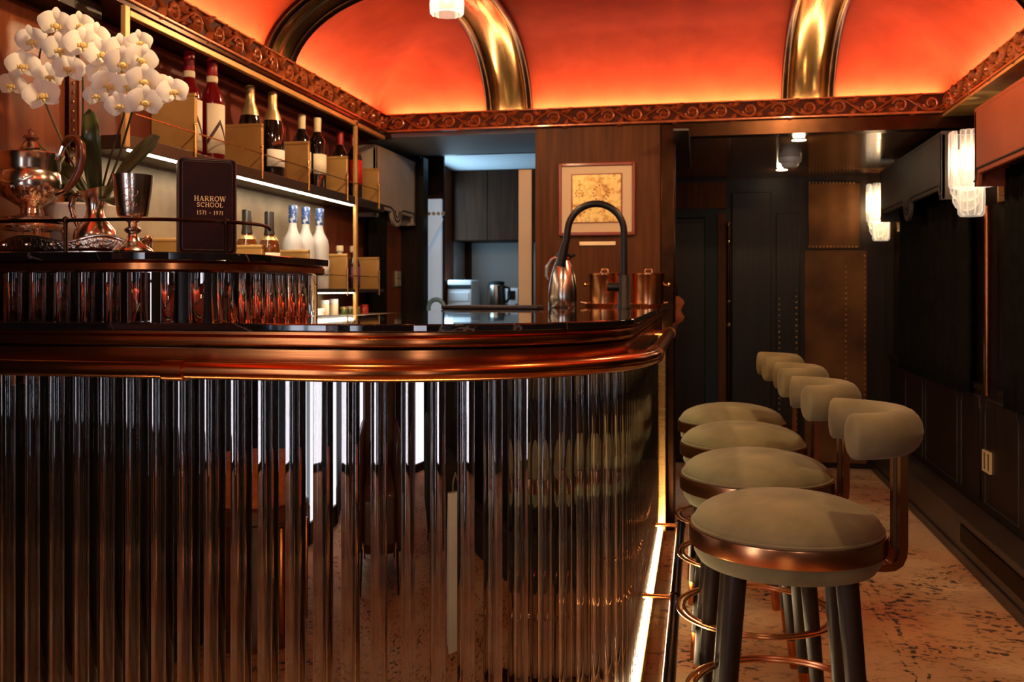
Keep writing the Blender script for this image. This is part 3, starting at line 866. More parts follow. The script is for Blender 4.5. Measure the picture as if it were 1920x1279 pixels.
bottle('wine_bottle', 'dark bottle with dark red capsule behind the fourth brass divider', pos_on_shelf(638, SH1, -1.635), WINE, M['bottledark'], [
    ('capsule', 'lathe', M['capred'], [(0, .303), (.015, .303), (.016, .300), (.0152, .238), (.0148, .236)])], B)
bottle('wine_bottle', 'dark bottle with a bright red label beside the last upper divider', pos_on_shelf(664, SH1, -1.60), WINE, M['bottledark'], [
    ('capsule', 'lathe', M['capred'], [(0, .303), (.015, .303), (.016, .300), (.0152, .238), (.0148, .236)]),
    ('label', 'label', M['labelred'], (.0381, .07, .18, 1.4)), ('neck_label', 'label', M['labelwhite'], (.0160, .25, .285, 1.2))], B)
B2 = 'bottles on the lower shelf'
for u, X, lb, lbl in ((463, -1.645, 'amber whisky bottle with black cap behind the leather box', False), (505, -1.60, 'amber whisky bottle with black cap and torn-edged cream label', True)):
    bottle('whisky_bottle', lb, pos_on_shelf(u, SH0, X), WHI, M['bottleamber'], [
        ('cap', 'lathe', M['capblack'], [(0, .292), (.016, .292), (.0185, .288), (.0180, .225), (.0215, .205), (.0165, .2)]),
        ('label', 'label', M['label'], (.0401, .04, .135, 1.0)),
        ('neck_label', 'lathe', M['foilgold'], [(.0330, .183), (.0260, .194), (.0255, .196)])], B2)
for u, X, lb in ((549, -1.645, 'frosted vodka bottle with blue cap, leftmost of the three'), (573, -1.625, 'frosted vodka bottle with blue cap, middle of the three'), (599, -1.60, 'frosted vodka bottle with blue cap, rightmost and nearest of the three')):
    bottle('vodka_bottle', lb, pos_on_shelf(u, SH0, X), VOD, M['frost'], [
        ('cap', 'lathe', M['capblue'], [(0, .345), (.016, .345), (.0175, .342), (.0170, .275), (.0160, .272)]),
        ('label', 'label', M['labelsea'], (.0416, .055, .125, 1.3))], B2)
for u, X, lb, gm, lm in ((637, -1.64, 'small clear spirit bottle with white stopper behind a lower divider', M['frost'], M['label']), (663, -1.595, 'small dark plum spirit bottle with white stopper and purple label', M['bottleplum'], M['labelpurple'])):
    bottle('spirit_bottle', lb, pos_on_shelf(u, SH0, X), SML, gm, [
        ('stopper', 'lathe', M['capcream'], [(0, .202), (.016, .202), (.0175, .198), (.0175, .176), (.0140, .172)]),
        ('label', 'label', lm, (.0305, .02, .105, 1.1))], B2)

# jars on the back counter
def jar(u, X, label, r, h, gm, lm, lidh=.012):
    p = pos_on_shelf(u, 1.0405, X)
    t = thing('preserve_jar', label, 'jar', p, None, 'jars on the back counter')
    MB().lathe([(0, 0), (r * .94, 0), (r, .003), (r, h - .004), (r * .9, h)], 18).build('jar_body', gm, t)
    MB().lathe([(r * .9, h - .001), (r * .98, h), (r * .98, h + lidh), (r * .9, h + lidh + .001), (0, h + lidh + .001)], 18).build('lid', lm, t)
jar(598, -1.62, 'low jar of red preserve with pale lid on the back counter', .026, .022, M['jarred'], M['labelwhite'], .010)
jar(609, -1.65, 'taller white pot, left of the two on the back counter', .020, .052, M['cream'], M['white'], .016)
jar(626, -1.65, 'taller white pot, right of the two on the back counter', .020, .056, M['cream'], M['white'], .016)
jar(602, -1.54, 'small white pot in front of the taller pots', .015, .018, M['white'], M['white'], .008)
jar(645, -1.64, 'green preserve jar with gold lid, nearest of the green ones', .019, .026, M['jargreen'], M['foilgold'], .009)
jar(656, -1.63, 'green preserve jar with pale lid, middle of the green ones', .018, .027, M['jargreen'], M['label'], .009)
jar(669, -1.62, 'green preserve jar, farthest of the green ones', .018, .026, M['jargreen'], M['foilgold'], .009)
jar(683, -1.60, 'red jar at the far end of the preserve row', .020, .034, M['jarred'], M['jarred'], .010)

# ------------------------------------------------------------------ silver, box and orchid on the raised shelf
DY = 1.95
def P(u, v, y): return ony(u, v, y)
# --- salver: oval tray with pierced wavy gallery
c = Vector((P(110, 466, DY).x - .03, DY + .03, TZ))
tray = thing('silver_tray', 'oval silver tray with a high pierced and wavy border', 'tray', c)
ax, ay = .235, .095
MB().lathe([(0, .004), (.97, .004), (1.0, .008), (1.0, .002), (.96, 0), (0, 0)], 64, sx=ax, sy=ay).build('tray_base', M['silver'], tray)
rows = []
nR = 96
for k in range(5):
    row = []
    for j in range(nR):
        a = 2 * PI * j / nR
        h = .022 + .010 * abs(math.cos(a * 4)) + .004 * math.cos(a * 8)
        f = k / 4
        row.append((ax * (1.0 + .05 * f) * math.cos(a), ay * (1.0 + .05 * f) * math.sin(a), .006 + h * f))
    rows.append(row)
MB().grid(rows, closed_u=True).build('pierced_gallery', M['silverchased'], tray, solid=.003)
MB().tube([(ax * 1.055 * math.cos(a), ay * 1.055 * math.sin(a), .006 + .022 + .010 * abs(math.cos(a * 4)) + .004 * math.cos(a * 8)) for a in [2 * PI * j / nR for j in range(nR)]], .0035, 8, closed=True).build('rim', M['silver'], tray)
for j in range(24):
    a = 2 * PI * j / 24
    MB().lathe([(0, .007), (.005, .004), (.006, 0), (.004, -.004), (0, -.006)], 8, (ax * 1.04 * math.cos(a), ay * 1.04 * math.sin(a), .020)).build('scroll_boss', M['silver'], tray)

# --- teapot on a stand
px = P(58, 400, DY + .03); s = 1 / 845.
tp = thing('silver_teapot', 'silver teapot with wooden loop handle and pointed lid on a low stand', 'teapot', (px.x, DY + .03, TZ + .006))
MB().lathe([(0, .062), (.030, .062), (.064, .066), (.066, .071), (.060, .076), (.034, .080), (.022, .086), (.020, .096), (.030, .106), (.050, .120), (.060, .140), (.062, .155), (.060, .170), (.057, .176), (.060, .182), (.060, .198), (.068, .214), (.066, .216), (.058, .204), (.03, .205), (0, .206)], 40).build('body', M['silver'], tp)
MB().lathe([(.028, .1035), (.0505, .1185), (.0600, .137), (.0610, .141)], 40, ripple=(20, .03)).build('fluted_bowl', M['silverchased'], tp)
MB().lathe([(.048, .210), (.044, .218), (.026, .224), (.018, .232), (.014, .244), (.008, .248)], 30).build('lid', M['silver'], tp)
MB().lathe([(.004, .246), (.017, .251), (.014, .256), (.006, .259), (.005, .263), (.006, .267), (0, .272)], 14).build('finial', M['handlewood'], tp)
hp = [(.060, 0, .205), (.072, 0, .214), (.080, 0, .232), (.094, 0, .247), (.112, 0, .247), (.124, 0, .232), (.126, 0, .205), (.118, 0, .175), (.102, 0, .150), (.086, 0, .134), (.062, 0, .126)]
MB().tube(hp[2:-1], [.0065, .0085, .0095, .0095, .009, .0085, .008, .007], 10).build('handle', M['handlewood'], tp)
MB().tube(hp[:3], .0055, 8).build('handle_socket', M['silver'], tp)
MB().tube(hp[-2:], .0055, 8).build('handle_socket', M['silver'], tp)
MB().tube([(-.055, 0, .135), (-.080, 0, .140), (-.098, 0, .160), (-.110, 0, .185), (-.122, 0, .196)], [.017, .014, .011, .009, .008], 12).build('spout', M['silver'], tp)
for q in (0, 1):
    MB().tube([(x, -.0615 * math.cos(x / .075), .162 - .016 * math.cos(x / .045 * PI / 2)) for x in [-.045 + .09 * i / 12 for i in range(13)]], .0028, 6).build('swag', M['silver'], tp) if q == 0 else None
MB().lathe([(.050, .048), (.070, .050), (.072, .056), (.066, .062), (.040, .0625), (.040, .048)], 36).build('stand_plate', M['silverchased'], tp)
for a in (PI * .25, PI * .75, PI * 1.25, PI * 1.75):
    cx, cy = .062 * math.cos(a), .055 * math.sin(a)
    MB().tube([(cx, cy, .056), (cx * 1.16, cy * 1.16, .044), (cx * 1.10, cy * 1.10, .026), (cx * .98, cy * .98, .012), (cx * 1.16, cy * 1.16, .0)], [.006, .008, .0055, .0045, .008], 10).build('stand_leg', M['silver'], tp)

tp.scale = (1.12, 1.12, 1.12)
# --- cream jug
cj = P(178, 455, DY + .03)
jg = thing('silver_cream_jug', 'small silver cream jug with round belly, slim neck and flared lip', 'jug', (cj.x, DY + .03, TZ + .006))
J = [(0, 0), (.024, 0), (.030, .004), (.038, .014), (.043, .030), (.040, .046), (.028, .062), (.019, .076), (.0165, .090), (.019, .106), (.028, .120), (.034, .126), (.031, .127), (.020, .112), (0, .10)]
mbj = MB().lathe(J, 32)
mbj.v = [(x * (1 + max(0, z - .10) * 14 * (1 if x > 0 else .2)), y, z + max(0, x) * max(0, z - .1) * 14) for x, y, z in mbj.v]
mbj.build('body', M['silver'], jg)
MB().tube([(-.018, 0, .108), (-.034, 0, .122), (-.050, 0, .118), (-.056, 0, .098), (-.050, 0, .074), (-.040, 0, .054)], [.004, .0065, .007, .0065, .005, .004], 10).build('handle', M['silverchased'], jg)
jg.scale = (1.15, 1.15, 1.15)
# --- goblet
gp_ = P(249, 462, DY - .02)
gb = thing('silver_goblet', 'engraved silver goblet with straight flared cup, in front of the leather box', 'goblet', (gp_.x, DY - .02, TZ + .002))
MB().lathe([(0, .0), (.040, .0), (.042, .004), (.038, .010), (.024, .018), (.014, .028), (.011, .036)], 32).build('foot', M['silver'], gb)
MB().lathe([(.011, .034), (.010, .040), (.017, .046), (.018, .051), (.010, .057), (.0095, .064), (.016, .069), (.014, .073)], 24).build('knopped_stem', M['silver'], gb)
MB().lathe([(0, .072), (.020, .073), (.030, .078), (.0325, .084), (.043, .168), (.0415, .168), (.031, .088), (.02, .082), (0, .081)], 40).build('cup', M['silver'], gb)
eng = MB()
for q, (a0, z0, r) in enumerate([(-1.1, .150, .008), (-1.25, .128, .009), (-.95, .128, .009), (-1.1, .108, .009), (-1.3, .104, .006), (-.9, .104, .006)]):
    pts = []
    for i in range(17):
        b = 2 * PI * i / 16; z = z0 + r * math.sin(b); rr = .0325 + (z - .084) * .125 + .0003
        a = a0 + r * math.cos(b) / .038; pts.append((rr * math.cos(a), rr * math.sin(a), z))
    eng.tube(pts[:-1], .0008, 5, closed=True)
eng.build('engraved_scrolls', M['silverchased'], gb)

gb.scale = (1.07, 1.07, 1.07)
# --- leather presentation box with gilt lettering
pc = P(384, 465, 2.02)
bx = thing('leather_box', 'oxblood leather presentation box with gilt school lettering', 'box', (pc.x + .004, 2.02, TZ + .001), (0, 0, .62))
hw, hh, dp = .066, .226, .055
def rr_poly(w, h, r, n=5):
    out = []
    for cx, cz, a0 in ((w - r, r, -PI / 2), (w - r, h - r, 0), (-w + r, h - r, PI / 2), (-w + r, r, PI)):
        out += [(cx + r * math.cos(a0 + PI / 2 * i / n), cz + r * math.sin(a0 + PI / 2 * i / n)) for i in range(n + 1)]
    return out
pl = rr_poly(hw, hh, .010)
MB().prism(pl, lambda a, b, d: (a, d, b), -dp / 2 + .004, dp / 2).build('case', M['leather'], bx, bevel=.003)
pl2 = rr_poly(hw - .006, hh - .006, .009)
MB().prism([(a, b + .003) for a, b in pl2], lambda a, b, d: (a, d, b), -dp / 2, -dp / 2 + .006).build('lid_panel', M['leather'], bx, bevel=.002)
MB().tube([(a, -dp / 2 + .002, b) for a, b in rr_poly(hw - .0015, hh - .0015, .010)], .0022, 6, closed=True).build('piping', M['leatheredge'], bx)
MB().tube([(a, -dp / 2 - .0002, b + .009) for a, b in rr_poly(hw - .010, hh - .018, .007)], .0007, 5, closed=True).build('stitching', M['leatheredge'], bx)
# strokes of the serif capitals on a unit square: (points, width)
T_, t_ = .17, .075
def ser(x, y, w=.34): return ([(x - w / 2, y), (x + w / 2, y)], .06)
def ell(cx, cy, rx, ry, a0, a1, n=18): return [(cx + rx * math.cos(a0 + (a1 - a0) * i / n), cy + ry * math.sin(a0 + (a1 - a0) * i / n)) for i in range(n + 1)]
G = {
 'H': (.95, [([(.2, 0), (.2, 1)], T_), ([(.75, 0), (.75, 1)], T_), ([(.2, .52), (.75, .52)], t_), ser(.2, .03), ser(.75, .03), ser(.2, .97), ser(.75, .97)]),
 'A': (.90, [([(.12, 0), (.44, 1)], t_), ([(.44, 1), (.76, 0)], T_), ([(.24, .36), (.66, .36)], t_), ser(.12, .03, .3), ser(.76, .03)]),
 'R': (.88, [([(.2, 0), (.2, 1)], T_), (ell(.36, .75, .32, .24, PI / 2, -PI / 2), .11), ([(.2, .99), (.36, .99)], t_), ([(.2, .51), (.36, .51)], t_), ([(.42, .5), (.80, .02)], T_), ser(.2, .03), ser(.2, .97), ser(.80, .03, .2)]),
 'O': (.95, [(ell(.46, .5, .38, .46, 0, 2 * PI, 28), .13)]),
 'W': (1.2, [([(.08, 1), (.34, 0)], T_), ([(.34, 0), (.58, 1)], t_), ([(.58, 1), (.84, 0)], T_), ([(.84, 0), (1.08, 1)], t_), ser(.08, .97), ser(.58, .97), ser(1.08, .97, .28)]),
 'S': (.68, [(ell(.32, .73, .22, .23, .5, 1.5 * PI) + ell(.32, .27, .24, .23, PI / 2, -PI + .5), .13), ([(.53, .70), (.55, .98)], .06), ([(.07, .02), (.09, .30)], .06)]),
 'C': (.88, [(ell(.48, .5, .38, .46, .75, 2 * PI - .75, 24), .13), ([(.78, .68), (.78, .98)], .07)]),
 'L': (.75, [([(.2, 0), (.2, 1)], T_), ([(.2, .04), (.68, .04)], .09), ([(.67, .02), (.69, .30)], .06), ser(.2, .97), ser(.2, .03)]),
 '1': (.48, [([(.24, 0), (.24, .9)], .14), ([(.08, .74), (.24, .90)], .07), ser(.24, .03, .3)]),
 '5': (.56, [([(.16, .88), (.46, .88)], .11), ([(.16, .88), (.13, .52)], .07), (ell(.24, .30, .20, .26, 2.1, -2.3), .12)]),
 '7': (.52, [([(.06, .86), (.48, .86)], .11), ([(.47, .86), (.20, 0)], .13)]),
 '9': (.56, [(ell(.27, .62, .18, .25, 0, 2 * PI, 20), .11), ([(.46, .62), (.42, .30), (.16, .0)], .10)]),
 '-': (.62, [([(.08, .42), (.54, .42)], .09)]), ' ': (.28, []),
}
def letters(txt, cx, z, h):
    w = sum(G[ch][0] + .07 for ch in txt) * h; x = cx - w / 2
    mb = MB()
    for ch in txt:
        for pts, wd in G[ch][1]:
            mb.ribbon([(p[0] * h + x, p[1] * h + z) for p in pts], wd * h, lambda a, b, d: (a, -dp / 2 - .0008, b))
        x += (G[ch][0] + .07) * h
    return mb
for txt, z, h in (('HARROW', .1245, .0118), ('SCHOOL', .1105, .0108), ('1571 - 1971', .0925, .0102)):
    letters(txt, .006, z, h).build('gilt_lettering', M['gilt'], bx, smooth=False, fix=False)

# --- potted orchid
op = P(155, 440, 2.12)
orch = thing('potted_orchid', 'white moth orchid in a pale glazed pot behind the silver', 'plant', (op.x, 2.12, TZ))
O = orch.location.copy()
MB().lathe([(0, 0), (.055, 0), (.060, .004), (.085, .085), (.090, .098), (.088, .102), (.080, .098), (.075, .088), (0, .085)], 36).build('pot', M['pot'], orch).scale = (1.08, 1.0, 1.32)
MB().lathe([(0, .094), (.04, .092), (.079, .090), (.079, .086), (0, .084)], 24).build('moss', M['stem'], orch).scale = (1.0, .95, 1.32)
def oleaf(pts, w, fold, nrm):
    """strap leaf along pts (pixel + depth), half width w"""
    pts = [P(u, v, y - .10 - .10 * min(1, max(0, (378 - v) / 120))) - O for u, v, y in pts]
    # resample
    fine = []
    for i in range(len(pts) - 1):
        for k in range(5): fine.append(pts[i].lerp(pts[i + 1], k / 5))
    fine.append(pts[-1])
    for _ in range(3):
        fine = [fine[0]] + [(fine[i - 1] + fine[i] * 2 + fine[i + 1]) / 4 for i in range(1, len(fine) - 1)] + [fine[-1]]
    rows = []; n = len(fine); nv = Vector(nrm).normalized()
    for i, p in enumerate(fine):
        s = i / (n - 1); t = (fine[min(i + 1, n - 1)] - fine[max(i - 1, 0)]).normalized()
        side = t.cross(nv).normalized(); up = side.cross(t)
        ww = w * (.35 + .65 * math.sin(PI * min(1, s * .72 + .14))) * (1 if s < .86 else math.sqrt(max(.0, 1 - ((s - .86) / .14) ** 2)))
        rows.append([p + side * (ww * q) + up * (fold * ww * abs(q)) for q in (-1, -.5, 0, .5, 1)])
    MB().grid(rows).build('leaf', M['leaf'], orch, solid=.003)
oleaf([(182, 375, 2.22), (176, 320, 2.20), (172, 260, 2.20), (168, 204, 2.22)], .024, .25, (.25, -1, .1))
oleaf([(196, 380, 2.22), (225, 330, 2.17), (262, 290, 2.15), (300, 256, 2.16)], .032, .15, (-.3, -1, .45))
oleaf([(150, 375, 2.24), (110, 330, 2.26), (60, 290, 2.30), (30, 228, 2.33)], .030, .2, (.4, -1, .3))
oleaf([(165, 378, 2.22), (140, 345, 2.24), (118, 320, 2.26), (95, 305, 2.28)], .026, .2, (.3, -.7, .7))
oleaf([(190, 380, 2.18), (205, 372, 2.10), (215, 372, 2.06), (230, 385, 2.05)], .028, .15, (.0, -.4, .9))
def stem(pts, r=.0032):
    pts = [P(u, v, y - .10 - .08 * min(1, (378 - v) / 200)) - O for u, v, y in pts]
    fine = []
    for i in range(len(pts) - 1):
        for k in range(6): fine.append(pts[i].lerp(pts[i + 1], k / 6))
    fine.append(pts[-1])
    for _ in range(4):
        fine = [fine[0]] + [(fine[i - 1] + fine[i] * 2 + fine[i + 1]) / 4 for i in range(1, len(fine) - 1)] + [fine[-1]]
    MB().tube(fine, [r * (1 - .4 * i / (len(fine) - 1)) for i in range(len(fine))], 8).build('flower_stem', M['stem'], orch)
stem([(172, 378, 2.22), (118, 270, 2.23), (88, 200, 2.24), (70, 150, 2.22), (75, 90, 2.2), (100, 55, 2.2)])
stem([(178, 378, 2.22), (155, 290, 2.24), (156, 200, 2.24), (155, 130, 2.22), (140, 80, 2.2)])
stem([(186, 378, 2.22), (205, 300, 2.2), (232, 220, 2.2), (242, 160, 2.2), (215, 110, 2.2)])
stem([(190, 378, 2.22), (225, 290, 2.22), (246, 215, 2.2), (262, 170, 2.18), (300, 160, 2.17)])
def flower_meshes():
    mb = MB()
    def petal(a, ln, wd, cup, z0, tipw=.5):
        rows = []
        for i in range(8):
            s = i / 7
            w = wd * math.sin(PI * min(1, s ** .75 * .93 + .035)) ** .75
            z = z0 - cup * (s - .55) ** 2 * 4 * ln * .16 + .004 * s
            row = []
            for q in (-1, -.5, 0, .5, 1):
                x = s * ln; y = w * q; zz = z - .10 * w * q * q
                row.append((x * math.cos(a) - y * math.sin(a), x * math.sin(a) + y * math.cos(a), zz))
            rows.append(row)
        mb.grid(rows)
    for a in (PI / 2, PI / 2 + 2.25, PI / 2 - 2.25): petal(a, .038, .0145, 1.0, -.002)
    for a in (.18, PI - .18): petal(a, .041, .027, 1.2, .003)
    pm = mb.mesh('flower', M['petal'])
    lb = MB().lathe([(0, .004), (.005, .006), (.0075, .011), (.005, .017), (0, .018)], 10, (0, -.004, 0))
    for s in (-1, 1):
        lb.tube([(s * .003, -.006, .008), (s * .009, -.006, .012), (s * .010, .001, .015)], [.003, .004, .001], 6)
    lb.tube([(0, -.007, .008), (0, -.014, .012), (0, -.020, .010)], [.004, .004, .001], 6)
    return pm, lb.mesh('lip', M['lip'])
FM, LM_ = flower_meshes()
FL = [(60, 75, 2.21, .95, -.5), (105, 44, 2.19, 1.0, 0), (112, 90, 2.17, 1.0, -.1), (155, 82, 2.16, 1.05, .1), (130, 128, 2.19, .95, -.3), (43, 122, 2.2, 1.0, -.3),
      (22, 158, 2.21, .85, -.6), (78, 178, 2.17, 1.05, .0), (92, 142, 2.21, .85, .2), (150, 45, 2.21, .8, .3), (190, 100, 2.18, 1.0, .2), (178, 66, 2.22, .85, .2), (227, 90, 2.2, .9, .1),
      (230, 117, 2.16, 1.0, .0), (265, 110, 2.18, .95, .4), (262, 78, 2.22, .75, .3), (205, 158, 2.17, 1.0, .1), (180, 178, 2.21, .75, -.4), (270, 150, 2.17, 1.0, .3), (296, 160, 2.2, .85, .6),
      (324, 171, 2.15, .9, .5), (272, 190, 2.15, 1.0, .2), (224, 197, 2.16, .85, -.5), (190, 140, 2.2, .9, .1), (240, 160, 2.2, .85, .3)]
camv = Vector((0, 0, EYE))
for u, v, y, s, yaw in FL:
    p = P(u, v, y - .20)
    d = (camv - p).normalized()
    d = Vector((d.x + .55 * yaw, d.y, d.z + random.uniform(-.25, .15))).normalized()
    q = d.to_track_quat('Z', 'Y') @ Quaternion((0, 0, 1), random.uniform(-.35, .35))
    f = obj('flower', FM, orch, p - O, q, (s * 1.02,) * 3)
    obj('lip', LM_, f)

# ------------------------------------------------------------------ things on the far end of the worktop
def on_top(u, v): 
    dx, dy = ray(u); d = (EYE - WZ) * FPX / (v - HZ)
    return Vector((dx * d, dy * d, WZ))
# vacuum jug
jp = ony(1056, 578, 3.78)
vj = thing('vacuum_jug', 'brushed steel vacuum jug with slim neck and loop handle', 'jug', (jp.x, 3.78, WZ))
MB().lathe([(0, 0), (.058, 0), (.061, .004), (.061, .05), (.058, .09), (.050, .135), (.038, .175), (.028, .195), (.026, .205), (.026, .212), (0, .212)], 36).build('body', M['steel'], vj)
MB().lathe([(.028, .196), (.033, .200), (.033, .206), (.028, .210)], 28).build('collar', M['copperlt'], vj)
MB().lathe([(.029, .209), (.030, .218), (.024, .226), (0, .228)], 24).build('lid', M['matte'], vj)
MB().tube([(-.024, 0, .212), (-.048, 0, .200), (-.068, 0, .170), (-.070, 0, .130), (-.062, 0, .118)], [.006, .007, .007, .006, .005], 10).build('handle', M['steel'], vj)
MB().tube([(.02, 0, .214), (.036, 0, .214), (.050, 0, .218)], [.010, .008, .006], 8).build('spout', M['matte'], vj)
# black swan-neck tap
fp = ony(1170, 580, 3.60)
tap = thing('black_tap', 'tall matt black swan-neck tap on the bar worktop', 'tap', (fp.x, 3.60, WZ))
MB().lathe([(0, 0), (.027, 0), (.027, .006), (.024, .010), (.024, .125), (.022, .130), (0, .130)], 24).build('tap_body', M['matte'], tap)
R_ = .109
tip = [(0, 0, .12), (0, 0, .26)] + [(-R_ + R_ * math.cos(a), -.02 * (a / PI), .30 + R_ * math.sin(a)) for a in [PI * .97 * i / 18 for i in range(19)]]
tip += [(-2 * R_ - .004, -.02, .265), (-2 * R_ - .012, -.02, .245)]
MB().tube(tip, .0135, 14).build('swan_neck', M['matte'], tap)
MB().tube([(-2 * R_ - .010, -.02, .25), (-2 * R_ - .018, -.02, .215), (-2 * R_ - .028, -.02, .165)], [.016, .018, .019], 14).build('spray_head', M['matte'], tap)
MB().cyl((-.02, 0, .085), (-.064, 0, .085), .017, 16).build('lever', M['matte'], tap)
# two copper caddies on a tray
tc_ = ony(1170, 568, 4.17)
ct = thing('copper_tray', 'round-edged copper tray under two lidded caddies', 'tray', (tc_.x, 4.17, WZ))
MB().lathe([(0, 0), (.98, 0), (1.02, .012), (1.0, .013), (.96, .005), (0, .005)], 48, sx=.175, sy=.09).build('tray_dish', M['copperlt'], ct)
for s in (-1, 1):
    MB().tube([(s * .165, -.02, .012), (s * .192, -.015, .018), (s * .192, .015, .018), (s * .165, .02, .012)], .005, 8).build('tray_handle', M['silver'], ct)
for u, lb in ((1134, 'lidded copper caddy, left of the pair behind the black tap'), (1216, 'lidded copper caddy, right of the pair at the end of the bar')):
    q = ony(u, 560, 4.17)
    cd = thing('copper_caddy', lb, 'caddy', (q.x, 4.17, WZ + .006), None, 'copper caddies')
    MB().lathe([(0, 0), (.068, 0), (.072, .004), (.072, .132), (.0735, .134), (.0735, .138), (.066, .138), (.066, .06), (0, .06)], 36).build('caddy_body', M['copperlt'], cd)
    MB().lathe([(.072, .1385), (.072, .142), (.054, .145), (0, .146)], 36).build('lid', M['copperlt'], cd)
    MB().tube([(-.016, 0, .145), (-.014, 0, .160), (.014, 0, .160), (.016, 0, .145)], .0045, 8).build('lid_handle', M['silver'], cd)
    sd = -1 if u < 1170 else 1
    MB().lathe([(0, .010), (.007, .007), (.010, 0), (.007, -.007), (0, -.010)], 12, (sd * .088, 0, .092)).build('side_knob', M['brass'], cd)
    MB().cyl((sd * .070, 0, .092), (sd * .084, 0, .092), .004, 8).build('knob_stem', M['brass'], cd)
# serving board by the servery
bp_ = on_top(915, 579)
sb = MB().box(-.19, .19, -.07, .07, 0, .014)
tag(sb.build('serving_board', M['board'], bevel=.004, loc=(bp_.x + .02, bp_.y, WZ)), 'dark wooden serving board lying on the worktop', 'board')

# picture and plaque on the pillar
pa = ony(1048, 308, YF); pb = ony(1191, 440, YF)
pic = thing('framed_picture', 'square gold-toned print in a cream mount and thin red frame', 'picture', ((pa.x + pb.x) / 2, YF + .009, pb.z))
w2 = (pb.x - pa.x) / 2; h2 = pa.z - pb.z
fw = .014
fo = MB()
fo.box(-w2, -w2 + fw, -.022, 0, 0, h2); fo.box(w2 - fw, w2, -.022, 0, 0, h2)
fo.box(-w2 + fw, w2 - fw, -.022, 0, 0, fw); fo.box(-w2 + fw, w2 - fw, -.022, 0, h2 - fw, h2)
fo.build('frame', M['frame'], pic, bevel=.003)
MB().box(-w2 + fw, w2 - fw, -.012, -.002, fw, h2 - fw).build('mount', M['mount'], pic, smooth=False)
MB().box(-.125, .125, -.0145, -.0118, .058, .300).build('print_border', M['frame'], pic, smooth=False)
MB().box(-.118, .118, -.0165, -.0140, .064, .294).build('gold_print', M['art'], pic, smooth=False)
for k in range(14):
    a = 2 * PI * k / 14
    MB().lathe([(0, .0012), (.0042, 0), (0, -.0012)], 8).build('print_dot', M['frame'], pic, loc=(.022 + .038 * math.cos(a), -.0172, .205 + .038 * math.sin(a)), rot=(PI / 2, 0, 0))
for k in range(8):
    a = 2 * PI * k / 8
    MB().lathe([(0, .0012), (.0036, 0), (0, -.0012)], 8).build('print_dot', M['frame'], pic, loc=(-.085 + .018 * math.cos(a), -.0172, .205 + .018 * math.sin(a)), rot=(PI / 2, 0, 0))
qa = ony(1086, 453, YF); qb = ony(1154, 460, YF)
tag(MB().box(qa.x, qb.x, YF + .003, YF + .0095, qb.z, qa.z).build('brass_plaque', M['gilt'], bevel=.002), 'narrow brass caption plaque under the framed picture', 'plaque')

# ------------------------------------------------------------------ servery / kitchen behind the left opening
KY = 5.20
kx0 = ony(797, 400, KY).x; kx1 = ony(975, 400, KY).x
slab('wall_kitchen', WL, kx0 - .03, KY, KY + .05, 0, 1.96, M['darkwood'])
slab('wall_kitchen', kx0 - .03, COLX0, KY, KY + .05, ony(900, 288, KY).z, 1.96, M['black'])
slab('wall_kitchen', COLX0 - .03, COLX0, YF + .2, 6.8, 0, 1.96, M['darkwood'])
slab('trim_10', kx0 - .035, kx0, KY - .03, KY + .06, 0, 1.93, M['black'])
slab('wall_kitchen', WL, COLX0, 6.72, 6.8, 0, 2.3, M['kitwood'])
slab('wall_kitchen', WL, ony(829, 400, KY + .3).x, KY + .335, KY + .36, 0, 2.0, M['kitwood'])
slab('ceiling', WL, COLX0, KY + .05, 6.8, 2.006, 2.03, M['whitewall'])
slab('wall_kitchen', WL - .05, WL, 6.4, 6.8, 0, 2.3, M['whitewall'])
# tall cream panel at the right of the servery opening
ca = ony(972, 318, YF + .1); cb = ony(997, 575, YF + .1)
tag(MB().box(ca.x, cb.x, YF + .10, YF + .16, .0, ca.z).build('cream_panel', M['cream'], bevel=.004), 'tall narrow cream panel at the right of the servery opening', 'panel')
# wall cupboards
k0 = ony(833, 318, 6.35); k1 = ony(975, 450, 6.35)
kc = thing('wall_cupboard', 'dark wood kitchen wall cupboard seen through the servery opening', 'cupboard')
MB().box(k0.x, COLX0 - .03, 6.36, 6.72, k1.z, 2.004).build('carcass', M['kitwood'], kc)
n = 3; xs = [k0.x + (COLX0 - .03 - k0.x) * i / n for i in range(n + 1)]
for i in range(n):
    MB().box(xs[i] + .002, xs[i + 1] - .002, 6.338, 6.358, k1.z + .002, 2.002).build('door', M['kitwood'], kc, bevel=.002)
# kitchen counter and backsplash
kct = thing('kitchen_counter', 'kitchen counter below the wall cupboard beyond the servery', 'counter')
KZ = 1.03
MB().box(WL + .002, COLX0 - .034, 6.15, 6.715, KZ - .03, KZ).build('top', M['darkwood'], kct, bevel=.003)
MB().box(WL + .002, COLX0 - .034, 6.2, 6.70, 0, KZ - .03).build('base_units', M['kitwood'], kct)
MB().box(ony(885, 500, 6.70).x, COLX0 - .036, 6.695, 6.715, KZ, k1.z).build('splashback', M['splash'], kct)
# ice machine
i0 = ony(838, 525, 6.17); i1 = ony(879, 588, 6.17)
im = thing('counter_machine', 'white box-shaped counter machine with a dark display band', 'appliance')
MB().box(i0.x, i1.x + .02, 6.17, 6.42, KZ, i0.z).build('housing', M['white'], im, bevel=.012)
MB().box(i0.x + .004, i1.x + .016, 6.166, 6.172, i0.z - .062, i0.z - .034).build('display_band', M['teal'], im)
MB().box(i0.x + .02, i1.x, 6.164, 6.172, KZ + .05, i0.z - .085).build('flap', M['white'], im, bevel=.003)
